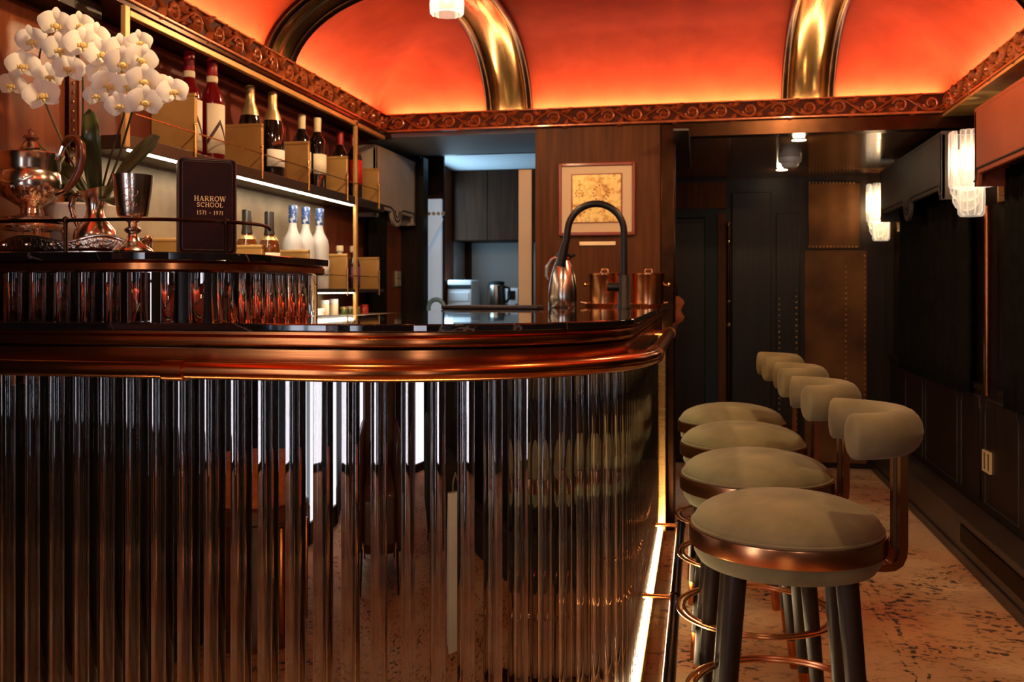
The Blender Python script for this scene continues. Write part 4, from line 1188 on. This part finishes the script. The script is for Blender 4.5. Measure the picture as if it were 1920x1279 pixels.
# kettle
k_ = ony(931, 560, 6.25)
kt = thing('kettle', 'steel kettle with dark lid on the kitchen counter', 'kettle', (k_.x, 6.25, KZ))
MB().lathe([(0, 0), (.066, 0), (.068, .01), (.060, .16), (.055, .165), (0, .165)], 24).build('body', M['steel'], kt)
MB().lathe([(.056, .165), (.056, .185), (.03, .19), (0, .19)], 24).build('lid', M['teal'], kt)
MB().tube([(.06, 0, .15), (.09, 0, .14), (.095, 0, .08), (.068, 0, .04)], .009, 8).build('handle', M['matte'], kt)
s0_ = ony(948, 540, 6.45); s1_ = ony(971, 562, 6.45)
sk = thing('small_screen', 'small square white-edged control screen beside the kettle', 'screen')
MB().box(s0_.x, s1_.x, 6.45, 6.47, s1_.z - .03, s0_.z).build('bezel', M['white'], sk, bevel=.003)
MB().box(s0_.x + .014, s1_.x - .018, 6.446, 6.452, s1_.z, s0_.z - .02).build('display', M['black'], sk)
MB().box(s0_.x + .02, s1_.x - .02, 6.45, 6.50, KZ, s1_.z - .028).build('foot', M['white'], sk)
# window reveal with tied-back blind, and blue arched hose tap
w0 = ony(798, 395, KY + .3); w1 = ony(827, 590, KY + .3)
win = MB().box(w0.x, w1.x, KY + .30, KY + .33, KZ - .05, 1.72)
tag(win.build('window_reveal', M['dayblue'], smooth=False), 'narrow daylit blue-white window reveal left of the kitchen cupboards', 'window')
bl = thing('tied_blind', 'white pointed blind edge with beaded gold trim by the kitchen window', 'blind')
b0 = ony(797, 405, KY + .2); b1 = ony(830, 410, KY + .2); b2 = ony(798, 465, KY + .2)
MB().prism([(b0.x, b0.z), (b1.x, b1.z), (b1.x - .01, b1.z - .03), (b2.x + .015, b2.z), (b2.x, b2.z)], lambda a, b, d: (a, d, b), KY + .20, KY + .215).build('cloth', M['dayblue'], bl, smooth=False)
MB().cyl((b0.x + .02, KY + .205, b0.z - .01), (b0.x + .02, KY + .337, b0.z - .01), .006, 8).build('wall_bracket', M['brass'], bl)
for i in range(5):
    MB().lathe([(0, .012), (.009, .008), (.012, 0), (.009, -.008), (0, -.012)], 10, (b0.x + (b1.x + .005 - b0.x) * i / 4, KY + .19, b0.z + .012)).build('gold_bead', M['gilt'], bl)
ht = ony(818, 588, 5.0)
hz_ = ony(818, 570, 5.0)
tg = MB().tube([(ht.x - .045 + .0, 5.0, 1.0)] + [(ht.x - .045 * math.cos(a), 5.0, hz_.z - .02 + .045 * math.sin(a)) for a in [PI * i / 12 for i in range(13)]], .013, 10)
tag(tg.build('blue_hose_tap', mat('blue_enamel', (.16, .33, .45), .3)), 'small pale blue arched tap in front of the kitchen window', 'tap')
sn = thing('servery_sink', 'dark sink unit carrying the blue arched tap', 'sink')
MB().box(-1.70, COLX0 - .04, 4.86, 5.15, 0, 1.0).build('cabinet', M['darkwood'], sn)
MB().box(-1.70, COLX0 - .04, 4.84, 5.16, .9995, 1.012).build('top', M['black'], sn)

# grey scalloped pelmet and curtain past the shelves
def scallop(y0, y1, ztop, zb, drop, X, th, m, name, label, inward, motif=True):
    """pelmet board on plane x = X from y0 to y1 with stepped ends and a centre drop"""
    L_ = y1 - y0; c = L_ / 2
    pts = [(0, ztop), (L_, ztop), (L_, zb - .045), (L_ - .035, zb - .045), (L_ - .05, zb)]
    pts += [(c + .10, zb)] + [(c + .085 * math.cos(a), zb - drop * math.sin(a)) for a in [PI * i / 10 for i in range(11)]] + [(c - .10, zb)]
    pts += [(.05, zb), (.035, zb - .045), (0, zb - .045)]
    t = thing(name, label, 'pelmet')
    MB().prism([(y0 + a, b) for a, b in pts], lambda a, b, d: (d, a, b), X, X + th * inward).build('board', m, t, bevel=.003)
    # returns to the wall at both ends
    for yy in (y0, y1 - .02):
        xw = WR if inward > 0 else WL
        MB().box(min(X, xw), max(X, xw), yy, yy + .02, zb - .045, ztop).build('return', m, t, smooth=False)
    MB().box(min(X, xw), max(X, xw), y0, y1, ztop - .001, ztop + .012).build('top', m, t, smooth=False)
    e = .022
    line = [(0, zb - .045 + e), (.025, zb - .045 + e), (.04, zb + e), (c - .11, zb + e)] + [(c - .062 * math.cos(a), zb + .008 - drop * .72 * math.sin(a)) for a in [PI * i / 10 for i in range(11)]] + [(c + .11, zb + e), (L_ - .04, zb + e), (L_ - .025, zb - .045 + e), (L_, zb - .045 + e)]
    MB().tube([(X - .001 * inward, y0 + a, b) for a, b in line], .0045, 6).build('piping', M['pipe'], t)
    MB().tube([(X - .001 * inward, y0 + c - .035 * math.cos(a), zb + .012 - drop * .5 * math.sin(a)) for a in [PI * i / 10 for i in range(11)]], .004, 6).build('piping', M['pipe'], t)
    return t
scallop(4.47, 5.14, 1.885, 1.575, .075, -1.61, .018, M['grey'], 'pelmet', 'pale grey scalloped pelmet past the bottle shelves', -1)

def curtain(name, label, X, y0, y1, z0, z1, m, folds, amp=.022):
    rows = []
    n = folds * 8
    for z in [z0 + (z1 - z0) * i / 6 for i in range(7)]:
        rows.append([(X + amp * math.sin(2 * PI * folds * j / n) + .25 * amp * math.sin(2.7 * j / 8 + z * 2), y0 + (y1 - y0) * j / n + .3 * amp * math.sin(4 * PI * folds * j / n), z) for j in range(n + 1)])
    o = MB().grid(rows).build(name, m, solid=.006)
    return tag(o, label, 'curtain')
curtain('curtain', 'black pleated curtain under the grey pelmet beside the shelves', -1.665, 4.50, 4.78, .9, 1.60, M['velvetblack'], 6, .018)
sa = onx(728, 400, WL + .06)
tag(MB().box(WL + .001, WL + .012, 4.80, 4.84, 1.36, 1.60).build('window_slit', M['dayblue'], smooth=False), 'thin daylit slit of window beside the black curtain', 'window')
tag(MB().box(WL + .001, WL + .022, 4.86, 4.88, .95, 1.56).build('brass_strip', M['brass'], bevel=.003), 'upright brass edging strip left of the kitchen opening', 'strip')
so = thing('wall_socket', 'grey double wall socket beside the upright brass strip', 'socket')
so0 = onx(746, 518, WL + .02)
MB().box(WL + .001, WL + .010, so0.y, so0.y + .09, so0.z - .06, so0.z + .03).build('plate', M['grey'], so, bevel=.002)
for k in (0, 1): MB().box(WL + .009, WL + .013, so0.y + .008, so0.y + .082, so0.z - .055 + k * .043, so0.z - .018 + k * .043).build('rocker', M['grey'], so, bevel=.002)

# ------------------------------------------------------------------ left wall nearer the camera: dark stile with studs
st = thing('studded_stile', 'dark upright strip with small studs on the red-brown wall behind the orchid', 'strip')
sy = onx(127, 150, WL).y
MB().box(WL + .001, WL + .016, sy - .014, sy + .014, 1.0, ZF0 - .016).build('strip', M['bronze'], st, bevel=.003)
for i in range(26):
    MB().lathe([(0, .0045), (.0035, .003), (.0045, 0)], 8).build('stud', M['studs'], st, loc=(WL + .016, sy, 1.26 + .026 * i), rot=(0, PI / 2, 0))
tag(MB().box(WL + .001, WL + .10, YB + .4, SY0 - .03, 1.90, ZF0 - .016).build('valance_board', M['darkwood']), 'dark valance board along the top of the red-brown wall', 'board')

# ------------------------------------------------------------------ right wall: dado, plinth, pelmets, curtains, sconces
PX = 1.05
scallop(2.45, 3.87, 1.845, 1.60, .09, PX, .018, M['taupe'], 'pelmet', 'brown-red leather pelmet at the right edge of the photo', 1)
scallop(4.37, 5.76, 1.845, 1.60, .09, PX, .018, M['dkpelmet'], 'pelmet', 'dark grey scalloped pelmet between the two crystal wall lights', 1)
curtain('curtain', 'black pleated curtain at the right edge under the brown pelmet', 1.165, 2.50, 3.84, .70, 1.62, M['velvetblack'], 18, .02)
curtain('curtain', 'black pleated curtain under the dark grey pelmet', 1.165, 4.40, 5.73, .70, 1.62, M['velvetblack'], 18, .02)
tag(MB().cyl((1.16, 4.10, .72), (1.16, 4.10, 1.50), .013, 14).build('brass_pole', M['copper']), 'upright brass pole below the nearer crystal wall light', 'pole')
tag(MB().box(1.20, 1.222, 3.93, 4.0, .95, 1.42).build('red_panel', M['taupe'], bevel=.003), 'narrow red upholstered strip beside the brass pole', 'panel')
# plinth heater
hb = thing('plinth_heater', 'low dark plinth heater with a slotted grille along the right wall', 'heater')
MB().box(1.095, WR - .002, YB, 6.28, .02, .185).build('casing', M['plinth'], hb, bevel=.004)
MB().box(1.082, WR - .002, YB, 6.28, .186, .203).build('top_board', M['plinth'], hb, bevel=.004)
MB().box(1.085, 1.094, YB, 6.28, .002, .045).build('kick_board', M['plinth'], hb, bevel=.002)
slat = MB().box(-.004, .003, -.0022, .0022, 0, .075).mesh('grille_slat', M['bronze'], smooth=False)
for i in range(86):
    obj('grille_slat', slat, hb, (1.094, 3.25 + i * .0115, .085))
MB().box(1.0945, 1.0965, 3.24, 4.25, .08, .165).build('grille_recess', M['bronze'], hb, smooth=False)
# dado panels with routed outlines
dado = struct(MB().box(WR - .022, WR - .0005, YB, 6.28, .204, .72).build('trim_11', M['darkwood'], smooth=False))
MB().box(WR - .035, WR - .0005, YB, 6.28, .72, .745).build('dado_cap', M['darkwood'], dado, bevel=.004)
def routed(y0, y1, z0=.245, z1=.69, notch=True):
    m_ = (y0 + y1) / 2
    pts = [(y0, z0), (y1, z0), (y1, z1 - .05)]
    pts += [(y1 - .012, z1 - .038), (y1 - .012, z1)] if notch else [(y1, z1)]
    pts += [(y0 + .012, z1), (y0 + .012, z1 - .038), (y0, z1 - .05)]
    MB().tube([(WR - .0225, a, b) for a, b in pts], .0045, 6, closed=True).build('panel_moulding', M['pipe'], dado)
yv = 2.30
for w in (.42, .30, .62, .42, .30, .62, .42):
    routed(yv, yv + w); yv += w + .07
s2 = onx(1852, 866, WR - .024)
ws = thing('wall_socket', 'brass-framed double socket low on the dark right wall', 'socket')
for k in (0, 1):
    y0 = s2.y - .052 + k * .053
    f_ = MB(); z0, z1 = s2.z - .045, s2.z + .045
    f_.box(WR - .032, WR - .0222, y0, y0 + .008, z0, z1); f_.box(WR - .032, WR - .0222, y0 + .043, y0 + .051, z0, z1)
    f_.box(WR - .032, WR - .0222, y0 + .008, y0 + .043, z0, z0 + .008); f_.box(WR - .032, WR - .0222, y0 + .008, y0 + .043, z1 - .008, z1)
    f_.build('socket_frame', M['gilt'], ws)
    MB().box(WR - .028, WR - .0222, y0 + .008, y0 + .043, z0 + .008, z1 - .008).build('socket_insert', M['bronze'], ws)

# crystal wall lights
def sconce(y, z, label, power):
    t = thing('crystal_sconce', label, 'wall light', (1.10, y, z), (0, 0, PI * .92), 'crystal wall lights')
    # local +x points into the room
    MB().box(-.122, -.095, -.05, .05, .05, .30).build('back_plate', M['brass'], t, bevel=.004)
    MB().box(-.10, -.02, -.012, .012, .19, .215).build('bracket', M['brass'], t)
    # upper shade of upright rods with one open slot
    n = 22
    rodm = MB().lathe([(0, 0), (.009, .001), (.0115, .008), (.0115, .222), (.009, .229), (0, .23)], 10).mesh('crystal_rod', M['crystal'])
    rods = MB().lathe([(0, 0), (.009, .001), (.0115, .008), (.0115, .142), (.009, .149), (0, .15)], 10).mesh('crystal_rod', M['crystal'])
    for k in range(n):
        a = 2 * PI * k / n
        if k in (3,): 
            obj('crystal_rod', rods, t, (.074 * math.cos(a), .074 * math.sin(a), .120)); continue
        obj('crystal_rod', rodm, t, (.074 * math.cos(a), .074 * math.sin(a), .120))
    # lower fluted drop and three scalloped fans
    MB().lathe([(.048, .125), (.050, .08), (.048, .012), (.040, .0), (.03, .004), (.040, .02), (.042, .12)], 44, ripple=(14, .06)).build('fluted_drop', M['crystal'], t)
    for k, (zz, rr, ax_) in enumerate(((.118, .066, .030), (.075, .058, .034), (.035, .050, .032))):
        MB().lathe([(rr, .05), (rr * .97, .028), (rr * .75, .006), (rr * .4, -.006), (0, -.01)], 30, (ax_ * .6, -.040, zz), ripple=(15, .05)).build('crystal_fan', M['crystal'], t)
    MB().lathe([(.010, .33), (.016, .325), (.016, .26), (.010, .255)], 14).build('lamp_holder', M['brass'], t)
    for yy, zz in ((-.0, .38),):
        pass
    return t
sconce(4.10, 1.458, 'crystal wall light nearest the camera on the right wall', 12)
sconce(6.02, 1.46, 'crystal wall light farther away by the studded wall panels', 12)
point_light('sconce_light', (1.10, 4.10, 1.458 + .23), 2.2, (1, .74, .45), .012)
point_light('sconce_light', (1.10, 6.02, 1.46 + .23), 7.0, (1, .64, .30), .012)

# ------------------------------------------------------------------ corridor
FW = 6.295
def studs_line(parent, a, b, n):
    for i in range(n):
        p = a.lerp(b, i / (n - 1))
        obj('stud', STUD, parent, p, (PI / 2, 0, 0))
STUD = MB().lathe([(0, .006), (.005, .004), (.007, 0)], 8).mesh('stud', M['studs'])
def far(u, v): return ony(u, v, FW)
pnl = thing('studded_wall_panel', 'tall leather wall panel edged with brass studs beside the far wall light', 'panel')
a = far(1508, 470); b = far(1625, 870); e0 = far(1515, 345); e1 = far(1612, 455)
MB().box(a.x, b.x, FW - .012, FW, b.z, a.z).build('lower_leather', M['panel'], pnl, bevel=.004)
MB().box(e0.x, e1.x, FW - .012, FW, a.z + .01, e0.z).build('upper_leather', M['panel'], pnl, bevel=.004)
yq = Vector((0, FW - .012, 0))
def fz(u, v): p = far(u, v); return Vector((p.x, FW - .012, p.z))
studs_line(pnl, fz(1517, 463), fz(1605, 463), 14)
studs_line(pnl, fz(1518, 343), fz(1600, 343), 14)
studs_line(pnl, fz(1586, 500), fz(1586, 850), 36)
studs_line(pnl, fz(1621, 480), fz(1621, 850), 38)
pn2 = thing('studded_wall_panel', 'dark leather wall panel edged with studs left of the lit panel', 'panel')
a = far(1455, 400); b = far(1500, 870)
MB().box(a.x, b.x, FW - .010, FW, b.z, a.z).build('leather', M['darkwood'], pn2, bevel=.004)
studs_line(pn2, fz(1461, 560), fz(1461, 860), 30)
studs_line(pn2, fz(1493, 545), fz(1493, 860), 30)
# far door with teal frame and brown jamb
dr = struct(thing('door_1', 'x', 'x')); del dr['label']; del dr['category']
a = far(1262, 418); b = far(1322, 870)
MB().box(a.x - .15, b.x, FW - .025, FW - .003, .02, a.z).build('door_leaf', M['darkwood'], dr, bevel=.004)
MB().box(b.x, far(1345, 500).x, FW - .05, FW, 0, a.z + .03).build('frame_jamb', M['teal'], dr)
MB().box(a.x - .2, far(1345, 500).x, FW - .05, FW, a.z + .03, a.z + .09).build('frame_head', M['teal'], dr)
MB().box(far(1346, 500).x, far(1361, 500).x, FW - .06, FW, 0, far(1361, 402).z).build('brown_jamb', M['colwood'], dr)
MB().box(a.x - .2, far(1361, 500).x, FW - .03, FW, a.z + .09, CORZ - .02).build('over_panel', M['colwood'], dr)
bolt = thing('door_bolt', 'long upright door bolt with polished knobs beside the brown jamb', 'bolt')
bxu = far(1358, 500).x + .025
MB().cyl((bxu, FW - .07, .15), (bxu, FW - .07, far(1358, 425).z), .012, 10).build('rod', M['bronze'], bolt)
for v, r in ((421, .020), (455, .014), (565, .012), (608, .015)):
    MB().lathe([(0, r), (r * .7, r * .7), (r, 0), (r * .7, -r * .7), (0, -r)], 14, (bxu, FW - .085, far(1358, v).z)).build('knob', M['silver'], bolt)
tag(MB().box(far(1366, 500).x + .02, far(1445, 500).x, FW - .035, FW - .001, .02, 1.80).build('lacquer_cupboard', M['darkwood'], bevel=.004), 'black lacquered cupboard front beside the far door', 'cupboard')
# rust-coloured cloth bundle behind the pillar
rp = ony(1272, 580, 5.0)
rc = MB()
rows = []
for i in range(9):
    s = i / 8; r = (.012, .03, .036, .030, .024, .034, .040, .030, .006)[i]
    rows.append([(rp.x - .01 + r * math.cos(q) * (1 + .2 * math.sin(3 * q + i)), 5.0 + r * .7 * math.sin(q), rp.z + .07 - .15 * s) for q in [2 * PI * j / 14 for j in range(14)]])
rc.grid(rows, closed_u=True)
tag(rc.build('rust_cloth', M['rust']), 'rust-orange cloth bundle hanging just behind the pillar edge', 'cloth')
MBh = MB().tube([(rp.x - .01, 5.0, rp.z + .06), (rp.x - .01, 5.0, rp.z + .16), (rp.x - .08, 5.0, rp.z + .18), (rp.x - .12, 5.0, rp.z + .18)], .006, 8)
tag(MBh.build('coat_hook', M['bronze']), 'dark hook holding the rust-orange cloth bundle', 'hook')
slab('wall_corridor', -.30, -.22, YF + .2, 6.3, 0, CORZ, M['darkwood'])
# corridor ceiling fittings
def cz(u, v):
    dx, dy = ray(u); d = (CORZ - EYE) * FPX / (HZ - v); return (dx * d, dy * d)
x, y = cz(1481, 296)
sd = thing('smoke_detector', 'round pale smoke detector on the dark corridor ceiling', 'detector', (x, y, CORZ))
MB().lathe([(0, -.055), (.035, -.055), (.046, -.046), (.050, -.030)], 24).build('sensor_head', M['white'], sd)
MB().lathe([(.050, -.031), (.062, -.024), (.064, 0), (0, 0)], 24).build('base', M['white'], sd)
for u, v, lb in ((1498, 262, 'small round downlight in the corridor ceiling nearer than the smoke detector'), (1466, 318, 'small round downlight in the corridor ceiling beyond the smoke detector')):
    x, y = cz(u, v)
    dl = thing('downlight', lb, 'downlight', (x, y, CORZ), None, 'corridor downlights')
    MB().lathe([(.034, 0), (.040, -.004), (.040, 0)], 20).build('trim_ring', M['bronze'], dl)
    MB().lathe([(0, -.003), (.034, -.003), (.034, 0)], 20).build('lens', M['glow'], dl)
    point_light('downlight_light', (x, y, CORZ - .02), .7, (1, .72, .42), .03)
# pale fold-out panel fixed under the ceiling at the left of the corridor
a = Vector((*cz(1283, 245), 0)); 
pp = [cz(1262, 240), cz(1292, 240), cz(1296, 310), cz(1270, 318)]
tag(MB().prism(pp, lambda a, b, d: (a, b, d), CORZ - .014, CORZ - .001).build('ceiling_panel', M['dkpelmet'], bevel=.003), 'dull grey flat panel on the corridor ceiling beside the pillar', 'panel')

# ------------------------------------------------------------------ behind and beside the camera (seen in the mirror)
dd = struct(thing('door_2', 'x', 'x')); del dd['label']; del dd['category']  # stand-in glazed door, added as a cool glow for the mirror and rods
MB().box(WL + .002, WL + .05, -.66, -.60, 0, 1.90).build('jamb', M['darkwood'], dd)
MB().box(WL + .002, WL + .05, .20, .26, 0, 1.90).build('jamb', M['darkwood'], dd)
MB().box(WL + .002, WL + .05, -.66, .26, 1.84, 1.90).build('head', M['darkwood'], dd)
for y0, y1 in ((-.60, -.21), (-.19, .20)):
    MB().box(WL + .004, WL + .018, y0, y1, .10, 1.84).build('pane', M['daypane'], dd, smooth=False)
MB().box(WL + .003, WL + .03, -.21, -.19, 0, 1.84).build('glazing_bar', M['darkwood'], dd)
MB().box(WL + .003, WL + .03, -.60, .20, 0, .10).build('bottom_rail', M['darkwood'], dd)
curtain('curtain', 'black pleated curtain on the left wall, reflected in the copper bar edge', WL + .05, 1.24, 1.78, .25, 1.80, M['velvetblack'], 5, .02)
tag(MB().box(WL + .002, WL + .14, .40, 1.80, .004, .20).build('heater_box', M['plinth'], bevel=.004), 'low dark heater box on the left wall, seen only in the mirror', 'heater')
# drum stool with rust towel cushion
ds = thing('drum_stool', 'dark wooden drum stool with a rust towelling cushion, seen in the bar mirror', 'stool', (-1.44, .86, 0))
MB().lathe([(0, .0), (.17, 0), (.175, .02), (.165, .04), (.165, .40), (.18, .41), (.18, .45), (.17, .455), (0, .455)], 32).build('drum', M['handlewood'], ds)
SPN = MB().lathe([(0, 0), (.008, 0), (.008, .34), (0, .34)], 8).mesh('spindle', M['copper'])
for k in range(20):
    a = 2 * PI * k / 20; obj('spindle', SPN, ds, (.170 * math.cos(a), .170 * math.sin(a), .05))
MB().lathe([(0, .455), (.16, .455), (.172, .48), (.172, .56), (.15, .60), (.08, .61), (0, .612)], 32, ripple=(7, .02)).build('towel_cushion', M['terracotta'], ds)
# paper bag
bg = thing('paper_bag', 'tall white paper bag standing beside the camera, seen in the bar mirror', 'bag', (.12, 1.13, 0), (0, 0, .4))
rows = []
for z, w, d in ((0, .09, .05), (.10, .09, .05), (.40, .088, .040), (.50, .086, .012)):
    rows.append([(-w, -d, z), (0, -d * (.9 if z else 1), z), (w, -d, z), (w * .93, 0, z), (w, d, z), (0, d * .9, z), (-w, d, z), (-w * .93, 0, z)])
MB().grid(rows, closed_u=True).build('bag_body', M['paper'], bg, smooth=False)
for s in (-1, 1):
    MB().tube([(-.03, s * .012, .46), (-.03, s * .013, .53), (0, s * .013, .56), (.03, s * .013, .53), (.03, s * .012, .46)], .0025, 6).build('bag_handle', M['cream'], bg)

# armchairs reflected in the mirror
def armchair(label, loc, rz, m):
    t = thing('armchair', label, 'chair', loc, (0, 0, rz))
    MB().box(-.26, .26, -.28, .22, .16, .42).build('seat', m, t, bevel=.05)
    MB().box(-.32, .32, .20, .34, .16, .84).build('backrest', m, t, bevel=.06)
    for s in (-1, 1):
        MB().box(s * .32 - .06, s * .32 + .06, -.28, .30, .16, .60).build('arm', m, t, bevel=.05)
        for yy in (-.22, .26):
            MB().cyl((s * .28, yy, .17), (s * .30, yy * 1.05, 0), .02, 10, .014).build('leg', M['leg'], t)
    return t
armchair('brown hide armchair behind the camera, reflected in the bar mirror', (-.66, .12, 0), PI, M['hide'])
armchair('black armchair right of the camera, reflected in the bar mirror', (.60, .15, 0), PI + .3, M['greenhide'])  # unseen chair added to keep that side of the mirror dark

dl_ = struct(MB().box(WL + .001, WL + .02, .27, 1.86, 0, .92).build('trim_12', M['darkwood'], smooth=False))
struct(MB().box(WL + .001, WL + .02, YB, -.67, 0, .92).build('trim_12', M['darkwood'], smooth=False))
# tall glowing windows added behind the camera to streak the glass rods
for k, (x0, x1) in enumerate(((-1.55, -1.22), (.62, .95))):
    w = struct(thing('window_%d' % (k + 1), 'x', 'x')); del w['label']; del w['category']
    for i in range(3):
        z0 = .06 + i * .58
        MB().box(x0, x1, YB + .004, YB + .016, z0, z0 + .56).build('pane', M['daypane'], w, smooth=False)
    MB().box(x0 - .05, x0, YB + .001, YB + .04, 0, 1.85).build('frame_stile', M['darkwood'], w)
    MB().box(x1, x1 + .05, YB + .001, YB + .04, 0, 1.85).build('frame_stile', M['darkwood'], w)
    MB().box(x0, x1, YB + .001, YB + .04, 1.79, 1.85).build('frame_head', M['darkwood'], w)
# blue cloth hung over the stand-in glazed door
rows = []
for i in range(8):
    z = .40 + 1.0 * i / 7
    rows.append([(WL + .05 + .012 * math.sin(j * 1.1 + z * 3), -.12 + .16 * math.sin(z * 2) + .17 * j / 9, z) for j in range(10)])
tag(MB().grid(rows).build('blue_cloth', M['bluecloth'], solid=.004), 'blue cloth hanging on the glazed street door, seen in the bar mirror', 'cloth')
